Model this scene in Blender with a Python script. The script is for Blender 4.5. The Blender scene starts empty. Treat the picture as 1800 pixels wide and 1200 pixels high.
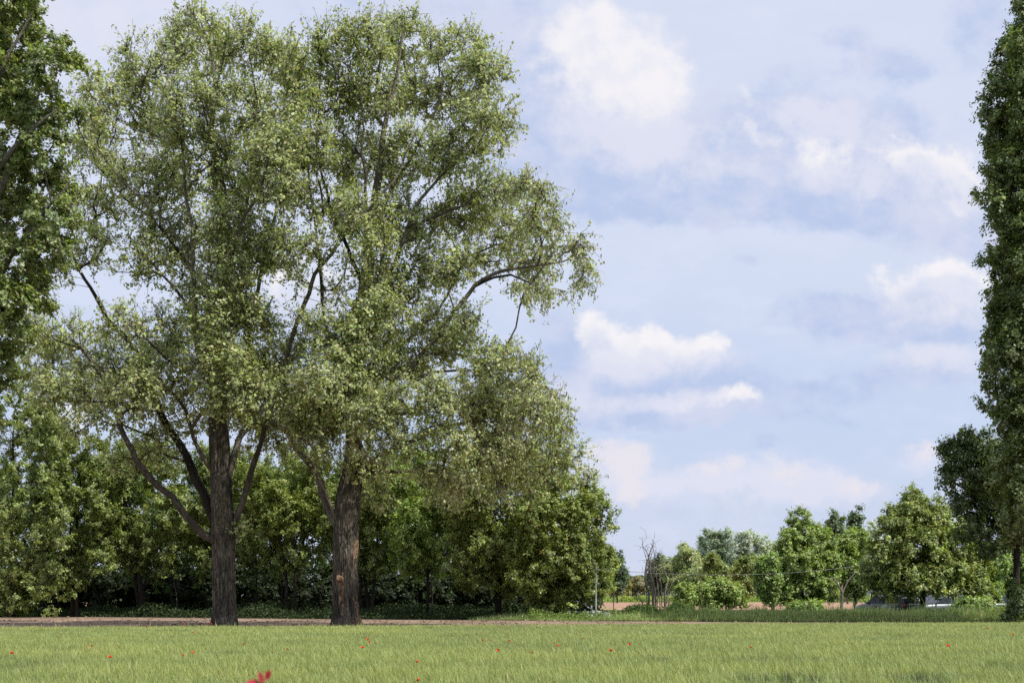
import bpy, bmesh, math, random, time
import numpy as np
from mathutils import Vector, Matrix
T0 = time.time()
S = bpy.context.scene
COL = S.collection
random.seed(7)
RNG = np.random.default_rng(11)
F = 2500.0; HY = 1045.0; CAMZ = 1.35          # focal length in photo pixels, horizon row, eye height

def W(px, py, D):                              # photo direction at distance D -> place in the world
    return np.array([(px - 900.0) / F * D, D, CAMZ + (HY - py) / F * D])
def GX(px, D): return (px - 900.0) / F * D

# ------------------------------------------------------------------ terrain profile
def border_y(x):                               # far edge of the bare soil strip
    px = 900 + np.asarray(x, float) * F / 78.0
    return np.interp(px, [-3000, 0, 700, 1300, 1800, 4000], [98, 88, 77, 71, 69, 69])
def gz(x, y):                                  # sunk lane behind the bank on the right, level elsewhere
    y = np.asarray(y, float); x = np.asarray(x, float)
    a = np.clip((y - 73) / 4.0, 0, 1); b = np.clip((126 - y) / 16.0, 0, 1)
    a = a * a * (3 - 2 * a); b = b * b * (3 - 2 * b)
    r = np.clip((x - 1.5) / 2.0, 0, 1)
    return -np.interp(x, [10, 18], [0.42, 0.16]) * a * b * r

# ------------------------------------------------------------------ noise
def _h(ix, iy, iz):
    n = (ix.astype(np.int64) * 374761393 + iy.astype(np.int64) * 668265263 + iz.astype(np.int64) * 2147483647 // 7) & 0xFFFFFFFF
    n = ((n ^ (n >> 13)) * 1274126177) & 0xFFFFFFFF
    n = n ^ (n >> 16)
    return (n & 0xFFFFFF) / float(0xFFFFFF)
def vnoise(p):
    p = np.asarray(p, float)
    i = np.floor(p).astype(np.int64); f = p - i; f = f * f * (3 - 2 * f)
    x, y, z = i[:, 0], i[:, 1], i[:, 2]; r = 0
    for dx in (0, 1):
        wx = f[:, 0] if dx else 1 - f[:, 0]
        for dy in (0, 1):
            wy = f[:, 1] if dy else 1 - f[:, 1]
            for dz in (0, 1):
                wz = f[:, 2] if dz else 1 - f[:, 2]
                r = r + wx * wy * wz * _h(x + dx, y + dy, z + dz)
    return r
def fbm(p, o=4):
    a = 0.5; s = 0; t = 0; p = np.asarray(p, float)
    for k in range(o):
        s = s + a * vnoise(p + 17.3 * k); t += a; a *= 0.5; p = p * 2.03
    return s / t
def nrm(v): return v / np.maximum(np.linalg.norm(v, axis=-1, keepdims=True), 1e-9)

# ------------------------------------------------------------------ mesh helpers
def link(name, data, parent=None, loc=None):
    o = bpy.data.objects.new(name, data); COL.objects.link(o)
    if loc is not None: o.location = [float(c) for c in loc]
    if parent is not None: o.parent = parent
    return o
def mesh_np(name, V, Fc, mats, cols=None, smooth=False, matidx=None):
    V = np.asarray(V, np.float32); Fc = np.asarray(Fc, np.int32)
    k = Fc.shape[1]; n = len(Fc)
    me = bpy.data.meshes.new(name)
    me.vertices.add(len(V)); me.vertices.foreach_set('co', V.ravel())
    me.loops.add(n * k); me.loops.foreach_set('vertex_index', Fc.ravel())
    me.polygons.add(n)
    me.polygons.foreach_set('loop_start', np.arange(0, n * k, k, dtype=np.int32))
    me.polygons.foreach_set('loop_total', np.full(n, k, np.int32))
    if smooth: me.polygons.foreach_set('use_smooth', np.ones(n, bool))
    for m in (mats if isinstance(mats, (list, tuple)) else [mats]): me.materials.append(m)
    if matidx is not None: me.polygons.foreach_set('material_index', np.asarray(matidx, np.int32))
    if cols is not None:
        a = me.attributes.new('tint', 'FLOAT_COLOR', 'POINT')
        c = np.ones((len(V), 4), np.float32); c[:, :3] = cols
        a.data.foreach_set('color', c.ravel())
    me.update(); me.validate()
    return me
def tag(o, label=None, cat=None, group=None, kind=None):
    if label: o['label'] = label
    if cat: o['category'] = cat
    if group: o['group'] = group
    if kind: o['kind'] = kind
    return o
def empty(name, loc, label, cat, group=None):
    o = bpy.data.objects.new(name, None); COL.objects.link(o)
    o.location = [float(c) for c in loc]; o.empty_display_size = 0.3
    return tag(o, label, cat, group)

# ------------------------------------------------------------------ materials
def newmat(name):
    m = bpy.data.materials.new(name); m.use_nodes = True
    nt = m.node_tree; nt.nodes.clear()
    out = nt.nodes.new('ShaderNodeOutputMaterial')
    return m, nt, nt.nodes, nt.links, out
def ramp(N, stops):
    r = N.new('ShaderNodeValToRGB'); e = r.color_ramp.elements
    while len(e) < len(stops): e.new(0.5)
    for el, (p, c) in zip(e, stops): el.position = p; el.color = (*c, 1)
    return r
def leaf_mat(name, trans=0.35, gloss=0.07, rough=0.42, tcol=(1.25, 1.3, 0.55)):
    m, nt, N, L, out = newmat(name)
    a = N.new('ShaderNodeAttribute'); a.attribute_name = 'tint'
    d = N.new('ShaderNodeBsdfDiffuse'); t = N.new('ShaderNodeBsdfTranslucent')
    mu = N.new('ShaderNodeMix'); mu.data_type = 'RGBA'; mu.blend_type = 'MULTIPLY'; mu.inputs[0].default_value = 1
    mu.inputs[7].default_value = (*tcol, 1)
    L.new(a.outputs['Color'], mu.inputs[6]); L.new(mu.outputs[2], t.inputs['Color'])
    L.new(a.outputs['Color'], d.inputs['Color'])
    mx = N.new('ShaderNodeMixShader'); mx.inputs[0].default_value = trans
    L.new(d.outputs[0], mx.inputs[1]); L.new(t.outputs[0], mx.inputs[2])
    g = N.new('ShaderNodeBsdfGlossy'); g.inputs['Roughness'].default_value = rough
    g.inputs['Color'].default_value = (0.9, 0.95, 0.9, 1)
    m2 = N.new('ShaderNodeMixShader'); m2.inputs[0].default_value = gloss
    L.new(mx.outputs[0], m2.inputs[1]); L.new(g.outputs[0], m2.inputs[2])
    L.new(m2.outputs[0], out.inputs[0])
    return m
def bark_mat(name, dark, light, scale=6.0, bump=0.6, stretch=0.16):
    m, nt, N, L, out = newmat(name)
    tc = N.new('ShaderNodeTexCoord'); mp = N.new('ShaderNodeMapping'); mp.inputs['Scale'].default_value = (1, 1, stretch)
    L.new(tc.outputs['Object'], mp.inputs[0])
    n1 = N.new('ShaderNodeTexNoise'); n1.inputs['Scale'].default_value = scale; n1.inputs['Detail'].default_value = 7; n1.inputs['Roughness'].default_value = 0.65
    n2 = N.new('ShaderNodeTexNoise'); n2.inputs['Scale'].default_value = 1.1; n2.inputs['Detail'].default_value = 3
    v = N.new('ShaderNodeTexVoronoi'); v.feature = 'DISTANCE_TO_EDGE'; v.inputs['Scale'].default_value = scale * 1.6
    L.new(mp.outputs[0], n1.inputs['Vector']); L.new(tc.outputs['Object'], n2.inputs['Vector']); L.new(mp.outputs[0], v.inputs['Vector'])
    r = ramp(N, [(0.3, dark), (0.55, tuple(0.5 * (a + b) for a, b in zip(dark, light))), (0.75, light)])
    L.new(n1.outputs['Fac'], r.inputs[0])
    r2 = ramp(N, [(0.3, (0.6, 0.6, 0.6)), (0.7, (1.25, 1.22, 1.15))]); L.new(n2.outputs['Fac'], r2.inputs[0])
    mu = N.new('ShaderNodeMix'); mu.data_type = 'RGBA'; mu.blend_type = 'MULTIPLY'; mu.inputs[0].default_value = 1
    L.new(r.outputs[0], mu.inputs[6]); L.new(r2.outputs[0], mu.inputs[7])
    rv = ramp(N, [(0.0, (0.3, 0.3, 0.3)), (0.16, (1, 1, 1))]); L.new(v.outputs['Distance'], rv.inputs[0])
    mu2 = N.new('ShaderNodeMix'); mu2.data_type = 'RGBA'; mu2.blend_type = 'MULTIPLY'; mu2.inputs[0].default_value = 0.8
    L.new(mu.outputs[2], mu2.inputs[6]); L.new(rv.outputs[0], mu2.inputs[7])
    b = N.new('ShaderNodeBsdfPrincipled'); b.inputs['Roughness'].default_value = 0.9; b.inputs['Specular IOR Level'].default_value = 0.2
    L.new(mu2.outputs[2], b.inputs['Base Color'])
    bp = N.new('ShaderNodeBump'); bp.inputs['Strength'].default_value = bump; bp.inputs['Distance'].default_value = 0.05
    ad = N.new('ShaderNodeMath'); ad.operation = 'MULTIPLY_ADD'; ad.inputs[1].default_value = 2.0
    L.new(v.outputs['Distance'], ad.inputs[0]); L.new(n1.outputs['Fac'], ad.inputs[2]); L.new(ad.outputs[0], bp.inputs['Height'])
    L.new(bp.outputs[0], b.inputs['Normal']); L.new(b.outputs[0], out.inputs[0])
    return m
def noise_mat(name, stops, scale=3.0, detail=8, rough=0.9, bump=0.3, bscale=None, spec=0.2, big=None, metallic=0.0):
    m, nt, N, L, out = newmat(name)
    tc = N.new('ShaderNodeTexCoord')
    n1 = N.new('ShaderNodeTexNoise'); n1.inputs['Scale'].default_value = scale; n1.inputs['Detail'].default_value = detail; n1.inputs['Roughness'].default_value = 0.6
    L.new(tc.outputs['Object'], n1.inputs['Vector'])
    r = ramp(N, stops); L.new(n1.outputs['Fac'], r.inputs[0]); colr = r.outputs[0]
    if big:
        n3 = N.new('ShaderNodeTexNoise'); n3.inputs['Scale'].default_value = big; n3.inputs['Detail'].default_value = 4
        L.new(tc.outputs['Object'], n3.inputs['Vector'])
        r3 = ramp(N, [(0.3, (0.72, 0.72, 0.72)), (0.7, (1.2, 1.2, 1.2))]); L.new(n3.outputs['Fac'], r3.inputs[0])
        mu = N.new('ShaderNodeMix'); mu.data_type = 'RGBA'; mu.blend_type = 'MULTIPLY'; mu.inputs[0].default_value = 1
        L.new(r.outputs[0], mu.inputs[6]); L.new(r3.outputs[0], mu.inputs[7]); colr = mu.outputs[2]
    b = N.new('ShaderNodeBsdfPrincipled'); b.inputs['Roughness'].default_value = rough; b.inputs['Specular IOR Level'].default_value = spec
    b.inputs['Metallic'].default_value = metallic
    L.new(colr, b.inputs['Base Color'])
    if bump:
        n2 = N.new('ShaderNodeTexNoise'); n2.inputs['Scale'].default_value = bscale or scale * 2; n2.inputs['Detail'].default_value = 8
        L.new(tc.outputs['Object'], n2.inputs['Vector'])
        bp = N.new('ShaderNodeBump'); bp.inputs['Strength'].default_value = bump; bp.inputs['Distance'].default_value = 0.08
        L.new(n2.outputs['Fac'], bp.inputs['Height']); L.new(bp.outputs[0], b.inputs['Normal'])
    L.new(b.outputs[0], out.inputs[0])
    return m
def tint_mat(name, rough=0.6, trans=0.0):
    m, nt, N, L, out = newmat(name)
    a = N.new('ShaderNodeAttribute'); a.attribute_name = 'tint'
    b = N.new('ShaderNodeBsdfPrincipled'); b.inputs['Roughness'].default_value = rough; b.inputs['Specular IOR Level'].default_value = 0.25
    L.new(a.outputs['Color'], b.inputs['Base Color']); L.new(b.outputs[0], out.inputs[0])
    return m

M_LEAF = leaf_mat('leaf_surface', 0.36, 0.045, 0.5)
M_LEAFP = leaf_mat('poplar_leaf', 0.42, 0.03, 0.55, (1.1, 1.12, 0.7))
M_LEAFM = leaf_mat('leaf_matt', 0.34, 0.02, 0.6)
M_WHEAT = leaf_mat('wheat_blade', 0.30, 0.035, 0.5, (1.15, 1.15, 0.7))
M_BARK = bark_mat('poplar_bark', (0.045, 0.040, 0.032), (0.29, 0.262, 0.215), 6.0, 1.0, 0.22)
M_LIMB = bark_mat('limb_bark', (0.055, 0.048, 0.038), (0.20, 0.18, 0.148), 9.0, 0.5, 0.35)
M_PALE = bark_mat('pale_bark', (0.11, 0.10, 0.08), (0.30, 0.27, 0.22), 9.0, 0.4, 0.4)
M_DARKBARK = bark_mat('dark_bark', (0.02, 0.017, 0.014), (0.075, 0.065, 0.052), 9.0, 0.5, 0.3)
M_DEAD = bark_mat('dead_wood', (0.16, 0.135, 0.11), (0.40, 0.35, 0.30), 12.0, 0.3, 0.3)
M_WOUND = noise_mat('exposed_wood', [(0.3, (0.07, 0.045, 0.03)), (0.5, (0.24, 0.155, 0.095)), (0.72, (0.42, 0.31, 0.21))], 7, 8, 0.85, 0.8, 14)

# ------------------------------------------------------------------ leaves
def leaf_mesh(name, cen, nor, axis, size, wid, cols, mat):
    """one small pointed quad per leaf"""
    n = len(cen)
    a = nrm(axis - nor * np.sum(axis * nor, 1, keepdims=True)); b = np.cross(nor, a)
    s = size[:, None]; w = (size * np.asarray(wid))[:, None]
    V = np.empty((n, 4, 3), np.float32)
    V[:, 0] = cen - a * s * 0.5
    V[:, 1] = cen + b * w * 0.5 - a * s * 0.08 + nor * s * 0.07
    V[:, 2] = cen + a * s * 0.5
    V[:, 3] = cen - b * w * 0.5 - a * s * 0.08 + nor * s * 0.07
    Fc = np.arange(n * 4, dtype=np.int32).reshape(n, 4)
    return mesh_np(name, V.reshape(-1, 3), Fc, mat, np.repeat(cols, 4, axis=0))
GAIN = 1.95
def pick_cols(rng, n, base, var=0.25, tw=None):
    """base: list of (weight, rgb)"""
    w = np.array([b[0] for b in base], float); w /= w.sum()
    C = np.array([b[1] for b in base], float)
    k = rng.choice(len(base), n, p=w)
    c = C[k] * GAIN * np.exp(rng.normal(0, var, (n, 1)))
    c = c * np.exp(rng.normal(0, 0.07, (n, 3)))
    if tw is not None: c = c * tw[:, None]
    return np.clip(c, 0.004, 0.7)

def sprig_leaves(rng, pts, outward, nleaf, tw_per=8, tw_len=0.5, leaf=0.12, wid=0.75, base=None, up=0.35, droop=None, upn=0.5, clumpvar=0.22, minz=-9):
    """leaves set along short unseen shoots around every branch end"""
    n = len(pts); T = n * tw_per
    src = np.repeat(np.arange(n), tw_per)
    d = nrm(rng.normal(0, 1, (T, 3)) + outward[src] * 0.55 + np.array([0, 0, up]))
    if droop is not None: d = nrm(d + np.array([0, 0, -1.0]) * (droop[src] * 1.6)[:, None])
    ln = tw_len * rng.uniform(0.45, 1.25, T)
    k = rng.integers(0, T, nleaf)
    t = rng.uniform(0.1, 1.0, nleaf) ** 0.8
    cen = pts[src[k]] + d[k] * (ln[k] * t)[:, None] + rng.normal(0, leaf * 0.55, (nleaf, 3))
    if droop is not None: cen[:, 2] -= 0.25 * (t ** 2) * droop[src[k]] * ln[k]
    cn = nrm(outward[src] * 0.8 + d * 0.6 + np.array([0, 0, 0.55 + upn]) + rng.normal(0, 0.45, (T, 3)))
    nor = nrm(rng.normal(0, 0.36, (nleaf, 3)) + cn[k])
    ax = nrm(rng.normal(0, 1, (nleaf, 3)) + d[k] * 0.8 + np.array([0, 0, -0.35]))
    sz = leaf * np.exp(rng.normal(0, 0.22, nleaf))
    tv = np.exp(rng.normal(0, clumpvar, T))
    ok = cen[:, 2] > minz
    sprig_leaves.shoots = (pts[src], pts[src] + d * ln[:, None] * 0.9)
    return cen[ok], nor[ok], ax[ok], sz[ok], tv[k][ok], src[k][ok]
def shoot_mesh(A, B, r, mat):
    n = len(A); t = nrm(B - A); x = nrm(np.cross(t, np.array([0.3, 0.9, 0.31]))); y = np.cross(t, x)
    M = (A + B) / 2 + np.random.default_rng(n).normal(0, 0.04, (n, 3))
    V = np.empty((n, 3, 3, 3), np.float32)
    for i, (P, k) in enumerate(((A, 1.0), (M, .7), (B, .3))):
        for j in range(3):
            a = j * 2.0944; V[:, i, j] = P + (x * math.cos(a) + y * math.sin(a)) * r * k
    b = np.arange(n)[:, None] * 9; F_ = []
    for i in range(2):
        for j in range(3): F_.append(b + np.array([[i * 3 + j, i * 3 + (j + 1) % 3, i * 3 + 3 + (j + 1) % 3, i * 3 + 3 + j]]))
    return mesh_np('twigs', V.reshape(-1, 3), np.concatenate(F_), mat)

# ------------------------------------------------------------------ branches
def catmull(P, R, step):
    P = np.asarray(P, float); R = np.asarray(R, float)
    oP = [P[0]]; oR = [R[0]]
    for i in range(len(P) - 1):
        p0 = P[max(i - 1, 0)]; p1 = P[i]; p2 = P[i + 1]; p3 = P[min(i + 2, len(P) - 1)]
        m = max(1, int(np.linalg.norm(p2 - p1) / step))
        for j in range(1, m + 1):
            t = j / m
            q = 0.5 * ((2 * p1) + (-p0 + p2) * t + (2 * p0 - 5 * p1 + 4 * p2 - p3) * t * t + (-p0 + 3 * p1 - 3 * p2 + p3) * t ** 3)
            oP.append(q); oR.append(R[i] + (R[i + 1] - R[i]) * t)
    return np.array(oP), np.array(oR)
def tube(P, R, sides, Vl, Fl, off, bumpy=0.0):
    P = np.asarray(P); n = len(P)
    tg = np.gradient(P, axis=0) if n > 2 else np.repeat((P[1:] - P[:1]), n, 0)
    tg = nrm(tg)
    ref = np.array([0.31, 0.95, 0.05]); ref = ref if abs(tg[0] @ ref) < 0.9 else np.array([1.0, 0, 0])
    x = np.cross(tg, ref); x = nrm(x); y = np.cross(tg, x)
    an = np.arange(sides) / sides * 2 * np.pi
    r = np.asarray(R)[:, None, None]
    ring = P[:, None, :] + r * (np.cos(an)[None, :, None] * x[:, None, :] + np.sin(an)[None, :, None] * y[:, None, :])
    if bumpy:
        q = ring.reshape(-1, 3); nn = (fbm(q * np.array([3.0, 3.0, 1.2]), 3) - 0.5).reshape(n, sides, 1)
        ring = P[:, None, :] + (ring - P[:, None, :]) * (1 + bumpy * nn * 2)
    Vl.append(ring.reshape(-1, 3))
    i = np.arange(n - 1)[:, None] * sides; j = np.arange(sides)[None, :]; j2 = (j + 1) % sides
    f = np.stack([i + j, i + j2, i + sides + j2, i + sides + j], -1).reshape(-1, 4) + off
    Fl.append(f)
    return off + n * sides
class Skel:
    def __init__(s): s.P = []; s.par = []; s.tag = []; s.r0 = []
    def add(s, p, par, tg, r=0.0):
        s.P.append(np.asarray(p, float)); s.par.append(par); s.tag.append(tg); s.r0.append(r); return len(s.P) - 1
    def poly(s, P, R, tg, parent=None, step=0.5):
        Q, r = catmull(P, R, step)
        if len(Q) > 4:
            wv = np.stack([fbm(Q * 0.9 + 31 * q_ + len(s.P), 2) - .5 for q_ in range(3)], -1) * np.array([1, 1, .5]); Q = Q + wv * (np.minimum(np.arange(len(Q)), 6) / 6.0)[:, None] * 0.45
        if parent is None and s.P:
            A = np.array(s.P); parent = int(np.argmin(np.linalg.norm(A - Q[0], axis=1)))
        last = -1 if parent is None else parent
        for q, rr in zip(Q, r): last = s.add(q, last, tg, rr)
    def grow(s, pts, bf=0.3, step=0.7, rng=RNG):
        pts = np.asarray(pts); n = len(pts)
        pl = []
        for i, p in enumerate(s.P): pl.append(0.0 if s.par[i] < 0 else pl[s.par[i]] + np.linalg.norm(p - s.P[s.par[i]]))
        A = np.array(s.P); best = np.full(n, 1e9); who = np.zeros(n, int)
        for i in range(len(A)):
            c = np.linalg.norm(pts - A[i], axis=1) * (1 + 0.25 * (pts[:, 2] < A[i][2])) + bf * pl[i]
            m = c < best; best[m] = c[m]; who[m] = i
        left = np.ones(n, bool); tip = np.zeros(n, int)
        for _ in range(n):
            j = int(np.argmin(np.where(left, best, 1e12))); left[j] = False
            i = who[j]; a = s.P[i]; b = pts[j]; L = np.linalg.norm(b - a); m = max(1, int(L / step)); last = i
            pd = (a - s.P[s.par[i]]) if s.par[i] >= 0 else (b - a)
            pd = pd / (np.linalg.norm(pd) + 1e-9)
            for k in range(1, m + 1):
                t = k / m
                q = a + (b - a) * t
                if k < m: q = q + pd * L * 0.18 * math.sin(math.pi * t) * (1 - t) + rng.normal(0, 0.05, 3) * min(L, 1.0)
                pl.append(pl[last] + np.linalg.norm(q - s.P[last]))
                last = s.add(q, last, s.tag[i])
                c = np.linalg.norm(pts - q, axis=1) * (1 + 0.25 * (pts[:, 2] < q[2])) + bf * pl[last]
                mm = left & (c < best); best[mm] = c[mm]; who[mm] = last
            tip[j] = last
        return tip
    def radii(s, tip=0.012, ex=2.35):
        n = len(s.P); acc = np.zeros(n); r = np.zeros(n)
        for i in range(n - 1, -1, -1):
            ri = acc[i] ** (1 / ex) if acc[i] > 0 else tip
            r[i] = max(s.r0[i], tip) if s.r0[i] > 0 else ri
            if s.par[i] >= 0: acc[s.par[i]] += min(ri, r[i]) ** ex
        # a child is never thicker than what carries it
        for i in range(n):
            if s.par[i] >= 0: r[i] = min(r[i], r[s.par[i]] * 0.97 if s.r0[i] == 0 else max(r[s.par[i]], s.r0[i]))
        return r
    def chains(s, r):
        n = len(s.P); ch = [[] for _ in range(n)]
        for i in range(n):
            if s.par[i] >= 0: ch[s.par[i]].append(i)
        out = []; start = [(i, None) for i in range(n) if s.par[i] < 0]
        while start:
            i, p = start.pop(); c = [i]; tg = s.tag[i]
            while ch[c[-1]]:
                ks = sorted(ch[c[-1]], key=lambda k: (s.tag[k] == tg, s.r0[k] > 0, r[k]), reverse=True)
                nx = ks[0]
                for k in ks[1:]: start.append((k, c[-1]))
                if s.tag[nx] != tg: start.append((nx, c[-1])); break
                c.append(nx)
            out.append((tg, p, c))
        return out
    def build(s, r, origin, parent, names, mats, big_sides=9, skip0=None):
        by = {}
        for tg, p, c in s.chains(r):
            idx = ([p] if p is not None else []) + c
            if len(idx) < 2: continue
            P = np.array([s.P[k] for k in idx]) - origin; R = np.array([r[k] for k in idx])
            if p is not None: R[0] = R[1]
            R[-1] *= 0.5
            by.setdefault(tg, []).append((P, R))
        objs = {}
        for tg, L in by.items():
            Vl, Fl, off = [], [], 0
            for P, R in L:
                m = R.max(); sd = 14 if m > 0.25 else (big_sides if m > 0.06 else (5 if m > 0.025 else 3))
                off = tube(P, R, sd, Vl, Fl, off, 0.12 if m > 0.06 else 0)
            me = mesh_np(names[tg], np.concatenate(Vl), np.concatenate(Fl), mats[tg], smooth=True)
            objs[tg] = link(names[tg], me, parent)
        return objs

def ell_points(rng, E, D0, per_px2, noise_f=0.9, thr=0.38, shell=0.45):
    """branch ends inside a set of ellipsoidal clumps; E rows: px, py, rx, ry, ddepth, rdepth(m), dens, droop, pale"""
    out = []; ow = []; dr = []; pa = []
    for e in E:
        px, py, rx, ry, dd, rd, dens, droop, pale = e
        n = max(3, int(rx * ry * 3.14 * per_px2 * dens))
        d = nrm(rng.normal(0, 1, (n * 3, 3))); rr = (shell + (1 - shell) * rng.uniform(0, 1, n * 3) ** 0.5)[:, None]
        q = d * rr
        D = D0 + dd; c = W(px, py, D)
        p = c + q * np.array([rx * D / F, rd, ry * D / F])
        keep = fbm(p * noise_f, 2) > thr
        p = p[keep][:n]; q = q[keep][:n]
        out.append(p); ow.append(nrm(q + 1e-6)); dr.append(np.full(len(p), droop)); pa.append(np.full(len(p), pale))
    return np.concatenate(out), np.concatenate(ow), np.concatenate(dr), np.concatenate(pa)

def dome(rng, x0, x1, y0, y1, n, D, k=0.34, flat=0.0, shape=1.0, ex=2.6):
    """clumps filling a rounded crown seen between x0..x1, y0..y1"""
    cx = (x0 + x1) / 2; cy = (y0 + y1) / 2; A = (x1 - x0) / 2; B = (y1 - y0) / 2
    Rm = 0.85 * A * D / F
    E = []
    for i in range(n):
        while True:
            q = rng.uniform(-1, 1, 3)
            m = (np.abs(q) ** ex).sum() ** (1 / ex)
            if 0.3 < m < 1: break
        q = q / m * (0.45 + 0.55 * m)
        kk = k * rng.uniform(0.75, 1.25)
        E.append((cx + q[0] * A * (1 - kk), cy - q[2] * B * (1 - kk * 0.8), A * kk, B * kk * 0.85, q[1] * Rm * (1 - kk), Rm * kk, rng.uniform(0.8, 1.2), 0, 0))
    return E

def make_tree(name, label, cat, D, base_px, E, nattr, nleaf, leaf, cols, seed, trunk=None, tr=0.16, group=None, bark=None,
              tw_len=0.5, tw_per=7, limbs=(), up=0.35, wid=0.75, thr=0.38, noise_f=0.9, mat=None, stems=1, upn=0.5, clumpvar=0.22, var=0.25, tip=0.012, limb_step=0.5, bf=0.3, crown='crown', wood='trunk', shell=0.45):
    rng = np.random.default_rng(seed)
    x = GX(base_px, D); g = float(gz(x, D)); origin = np.array([x, D, g])
    root = empty(name, origin, label, cat, group)
    area = sum(e[2] * e[3] * 3.14 * e[6] for e in E)
    pts, ow, dr, pa = ell_points(rng, E, D, nattr / area, noise_f, thr, shell)
    ok = pts[:, 2] > g + 0.1; pts, ow, dr, pa = pts[ok], ow[ok], dr[ok], pa[ok]
    sk = Skel(); names = {0: wood}; mats = {0: bark or M_LIMB}
    if trunk is None:
        c = pts.mean(0); top = pts[:, 2].max()
        for si in range(stems):
            a = rng.uniform(0, 6.28); sp = 0.0 if stems == 1 else 0.5
            b0 = origin + np.array([math.cos(a) * sp * rng.uniform(.2, 1), math.sin(a) * sp * 0.6, -0.1])
            tgt = np.array([c[0], c[1], g + (top - g) * 0.8]) + (0 if stems == 1 else rng.normal(0, 0.25 * (pts[:, 0].std() * 2), 3) * np.array([1, 1, .3]))
            mid = b0 * 0.5 + tgt * 0.5 + rng.normal(0, 0.15, 3); mid[0] = b0[0] * 0.65 + tgt[0] * 0.35; mid[1] = b0[1] * .65 + tgt[1] * .35
            sk.poly([b0, mid, tgt], [tr, tr * 0.6, tr * 0.18], 0, parent=-1 if si == 0 else -1)
    else:
        P = [W(a[0], a[1], D + (a[3] if len(a) > 3 else 0)) for a in trunk]
        P[0][2] = g - 0.15
        sk.poly(P, [a[2] * D / F for a in trunk], 0, parent=-1, step=limb_step)
    for k, lb in enumerate(limbs):
        P = [W(a[0], a[1], D + (a[3] if len(a) > 3 else 0) * lb.get('dk', 1.0)) for a in lb['p']]
        R = [a[2] * D / F * lb.get('rk', 1.0) for a in lb['p']]
        names[k + 1] = lb.get('name', 'limb'); mats[k + 1] = lb.get('mat', M_LIMB)
        sk.poly(P, R, k + 1, step=limb_step)
    sk.grow(pts, bf, rng=rng)
    r = sk.radii(tip)
    return root, rng, origin, pts, ow, dr, pa, sk, r, names, mats
def finish_tree(T, nleaf, leaf, cols, tw_len=0.5, tw_per=7, up=0.35, wid=0.75, mat=None, upn=0.5, clumpvar=0.22, var=0.25, crown='crown', palecol=None, catkin=False, twigs=0):
    root, rng, origin, pts, ow, dr, pa, sk, r, names, mats = T
    objs = sk.build(r, origin, root, names, mats)
    cen, nor, ax, sz, tv, src = sprig_leaves(rng, pts, ow, nleaf, tw_per, tw_len, leaf, wid, None, up, dr, upn, clumpvar, minz=origin[2] + 0.03)
    c = pick_cols(rng, len(cen), cols, var, tv)
    if palecol is not None:
        m = rng.uniform(0, 1, len(cen)) < pa[src]
        c[m] = np.array(palecol) * np.exp(rng.normal(0, 0.18, (m.sum(), 1)))
        if catkin:
            ax[m] = nrm(np.array([0, 0, -1.0]) + rng.normal(0, 0.3, (m.sum(), 3))); sz[m] *= 1.35; wid = np.where(m, 0.34, wid)
            nor[m] = nrm(rng.normal(0, 1, (m.sum(), 3)) * np.array([1, 1, .2]))
    me = leaf_mesh(crown, cen - origin, nor, ax, sz, wid, c, mat or M_LEAF)
    link(crown, me, root)
    if twigs:
        A, B = sprig_leaves.shoots; link('twigs', shoot_mesh(A - origin, B - origin, twigs, M_LIMB), root)
    return root, objs
def tree(name, label, cat, D, base_px, E, nattr, nleaf, leaf, cols, seed, **k):
    a = {q: k.pop(q) for q in ('tw_len', 'tw_per', 'up', 'wid', 'mat', 'upn', 'clumpvar', 'var', 'crown', 'palecol', 'catkin', 'twigs') if q in k}
    T = make_tree(name, label, cat, D, base_px, E, nattr, nleaf, leaf, cols, seed, **k)
    return finish_tree(T, nleaf, leaf, cols, **a)

# ================================================================== SETTING
def sheet(name, y0, y1, xs, rows, mat, zoff=0.0, rough=0.0, seed=0, flatz=None):
    xs = np.asarray(xs, float); t = np.asarray(rows, float)
    X = np.repeat(xs[None, :], len(t), 0)
    a = y0(xs) if callable(y0) else np.full(len(xs), float(y0)); b = y1(xs) if callable(y1) else np.full(len(xs), float(y1))
    Y = a[None, :] + (b - a)[None, :] * t[:, None]
    Z = (gz(X, Y) if flatz is None else np.full(X.shape, flatz)) + zoff
    if rough:
        p = np.stack([X, Y, X * 0 + seed], -1).reshape(-1, 3)
        e = np.minimum(1, 8 * np.minimum(t, 1 - t))[:, None]
        Z = Z + rough * (fbm(p * 1.6, 4) - 0.5).reshape(X.shape) * 2 * e
    n, m = len(t), len(xs)
    i = np.arange(n - 1)[:, None] * m; j = np.arange(m - 1)[None, :]
    f = np.stack([i + j, i + j + 1, i + m + j + 1, i + m + j], -1).reshape(-1, 4)
    me = mesh_np(name, np.stack([X, Y, Z], -1).reshape(-1, 3), f, mat, smooth=True)
    return tag(link(name, me), kind='structure')
M_SOIL = noise_mat('ploughed_soil', [(0.3, (0.175, 0.125, 0.088)), (0.5, (0.27, 0.195, 0.14)), (0.7, (0.37, 0.275, 0.20))], 2.2, 10, 0.95, 0.9, 7, 0.1, big=0.25)
M_FARSOIL = noise_mat('far_soil', [(0.3, (0.30, 0.185, 0.125)), (0.7, (0.42, 0.265, 0.18))], 0.5, 8, 0.95, 0.5, 2, 0.1, big=0.06)
M_BANK = noise_mat('bank_earth', [(0.3, (0.012, 0.014, 0.007)), (0.55, (0.022, 0.028, 0.012)), (0.75, (0.04, 0.045, 0.02))], 1.5, 8, 0.95, 0.6, 5, 0.1, big=0.2)
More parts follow.
